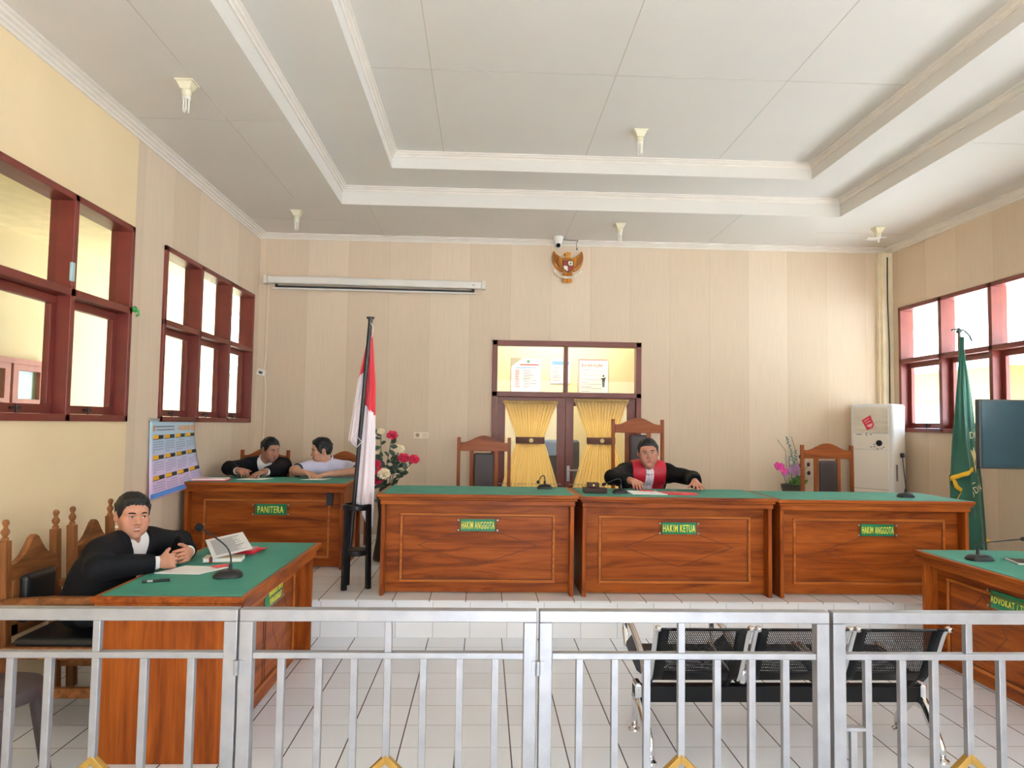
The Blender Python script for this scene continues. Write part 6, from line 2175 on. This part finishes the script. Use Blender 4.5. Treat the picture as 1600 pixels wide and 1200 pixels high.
def house(label, lo, hi, roof, wallm, roofm, wins=(), name='house'):
    t = thing(name, label, 'building', ((lo[0] + hi[0]) / 2, (lo[1] + hi[1]) / 2, lo[2]))
    c = Vector(t.location)
    L, U = Vector(lo) - c, Vector(hi) - c
    MB().box(L, U).build('walls', wallm, t)
    o = .7
    ym = 0
    r = MB().add([(L.x - o, L.y - o, U.z), (U.x + o, L.y - o, U.z), (U.x + o, U.y + o, U.z), (L.x - o, U.y + o, U.z), (0, L.y - o + 1.5, U.z + roof), (0, U.y + o - 1.5, U.z + roof)],
                 [(0, 1, 4), (1, 2, 5, 4), (2, 3, 5), (3, 0, 4, 5), (0, 3, 2, 1)])
    r.build('roof', roofm, t)
    for a, b_ in wins:
        w = MB().box(Vector(a) - c, Vector(b_) - c).build('window', mat('blue_grey_glass', (120, 150, 166), .2), t)
    return t
REDROOF = mat('red_roof', (134, 52, 46), .8); CRW = mat('cream_house', (150, 134, 80), .8)
house('cream house with blue-grey window seen through the right windows', (12, 16.2, -.12), (20, 26, 3.1), 1.6, CRW, mat('grey_roof', (160, 164, 172), .7), [((11.96, 18.0, .6), (12.0, 20.2, 2.3))])
house('low red-roofed house seen through the window beside the television', (13, 7.5, -.12), (22, 14.4, 2.2), 2.0, CRW, REDROOF)
house('pale house beyond the end of the covered walk on the left', (-11, 17, -.12), (-5.6, 24, 2.6), 1.6, mat('pale_house', (226, 220, 196), .8), mat('grey_roof', (160, 164, 172), .7), [((-8.2, 16.96, .9), (-7.0, 17.0, 2.2))])
# eave with gutter over the right windows
ev = MB().box((XR + .14, -4, 3.30), (6.1, 10.6, 3.36))
struct(ev.build('roof_eave', mat('cream_soffit', (226, 208, 164), .8)))
struct(MB().box((6.05, -4, 2.98), (6.2, 10.6, 3.30)).build('trim_8', mat('gutter_grey', (150, 160, 172), .6)))
sh = thing('shrub', 'green shrub outside beyond the covered walk on the left', 'shrub', (-6.3, 14.2, -.12))
lf = MB()
rr = random.Random(3)
for k in range(420):
    a, z = rr.random() * 2 * PI, rr.random()
    r = .75 * math.sin(PI * (.12 + .8 * z)) * (.5 + .5 * rr.random())
    p = Vector((r * math.cos(a), r * math.sin(a), .3 + 1.9 * z))
    leaf(lf, p, (math.cos(a), math.sin(a), rr.uniform(-.4, .6)), rr.uniform(.12, .22), rr.uniform(.06, .09))
lf.build('foliage', mat('shrub_green', (120, 160, 50), .6, var=.3, scale=6), sh)
s_ = MB()
for k in range(6):
    a = k * 1.05
    s_.tube([(.04 * math.cos(a), .04 * math.sin(a), 0), (.2 * math.cos(a), .2 * math.sin(a), .8), (.35 * math.cos(a), .35 * math.sin(a), 1.6)], [.025, .018, .008], 6)
s_.build('stems', STEMG, sh, smooth=True)

# ---------------------------------------------------------------- light, sky, camera
wd = bpy.data.worlds.new('sky')
SC.world = wd
wd.use_nodes = True
nt = wd.node_tree
bg = nt.nodes['Background']
tcd = N(nt, 'ShaderNodeTexCoord')
sx = N(nt, 'ShaderNodeSeparateXYZ')
nt.links.new(tcd.outputs['Generated'], sx.inputs[0])
nt.links.new(ramp(nt, sx.outputs[2], [(.0, (.82, .91, 1, 1)), (.25, (.74, .86, 1, 1)), (1, (.54, .74, 1, 1))]), bg.inputs[0])
bg.inputs[1].default_value = SKY
def light(name, kind, loc, rot, energy, **kw):
    l = bpy.data.lights.new(name, kind)
    l.energy = energy
    for k, v in kw.items():
        setattr(l, k, v)
    o = bpy.data.objects.new(name, l)
    COL.objects.link(o)
    o.location = loc
    o.rotation_euler = rot
    return o
sun = light('sun', 'SUN', (10, 2, 12), (0, 0, 0), SUN, angle=.02, color=(1, 1, 1))
sun.rotation_euler = Vector((-.42, .25, -.87)).to_track_quat('-Z', 'Y').to_euler()
def portal(name, c, sx_, sy_, d):
    l = light(name, 'AREA', c, Vector(d).to_track_quat('-Z', 'Z').to_euler(), 1, shape='RECTANGLE', size=sx_, size_y=sy_)
    l.data.cycles.is_portal = True
portal('portal_left_near', (XL - .16, 4.25, 2.25), 2.3, 1.45, (1, 0, 0))
portal('portal_left_far', (XL - .16, 7.06, 2.25), 2.3, 1.45, (1, 0, 0))
portal('portal_left_rear', (XL - .16, -.3, 2.25), 3.8, 1.45, (1, 0, 0))
portal('portal_right', (XR + .16, 6.65, 2.25), 3.05, 1.45, (-1, 0, 0))
portal('portal_right_rear', (XR + .16, 1.0, 2.25), 6.4, 1.45, (-1, 0, 0))
portal('portal_front', (1.1, YF - .16, 1.4), 2.2, 2.8, (0, 1, 0))
portal('portal_front_left', (-1.75, YF - .16, 2.0), 1.1, 1.6, (0, 1, 0))
portal('portal_front_right', (3.9, YF - .16, 2.0), 1.2, 1.6, (0, 1, 0))

cam = bpy.data.cameras.new('camera')
cam.sensor_width = 36
cam.lens = 1126 / 1600 * 36
co = bpy.data.objects.new('camera', cam)
COL.objects.link(co)
yaw, pit, rol = math.radians(2.16), math.radians(3.22), math.radians(.85)
A = Matrix(((math.cos(yaw), -math.sin(yaw), 0), (math.sin(yaw), math.cos(yaw), 0), (0, 0, 1)))
B = Matrix(((1, 0, 0), (0, 0, -1), (0, 1, 0)))
Cm = Matrix(((1, 0, 0), (0, math.cos(pit), math.sin(pit)), (0, -math.sin(pit), math.cos(pit))))
D = Matrix(((math.cos(rol), -math.sin(rol), 0), (math.sin(rol), math.cos(rol), 0), (0, 0, 1)))
W2C = D @ Cm @ B @ A                       # rows: right, down, forward
M3 = Matrix((W2C[0], -W2C[1], -W2C[2])).transposed()
co.matrix_world = Matrix.Translation((0, 0, 1.55)) @ M3.to_4x4()
SC.camera = co
SC.view_settings.view_transform = 'Standard'
SC.view_settings.look = 'None'
SC.view_settings.gamma = 1
SC.view_settings.exposure = EXPOSURE
try:
    SC.cycles.use_denoising = True
    SC.cycles.max_bounces = 10
    SC.cycles.diffuse_bounces = 6
    SC.cycles.transparent_max_bounces = 16
    SC.cycles.sample_clamp_indirect = 8
except Exception:
    pass
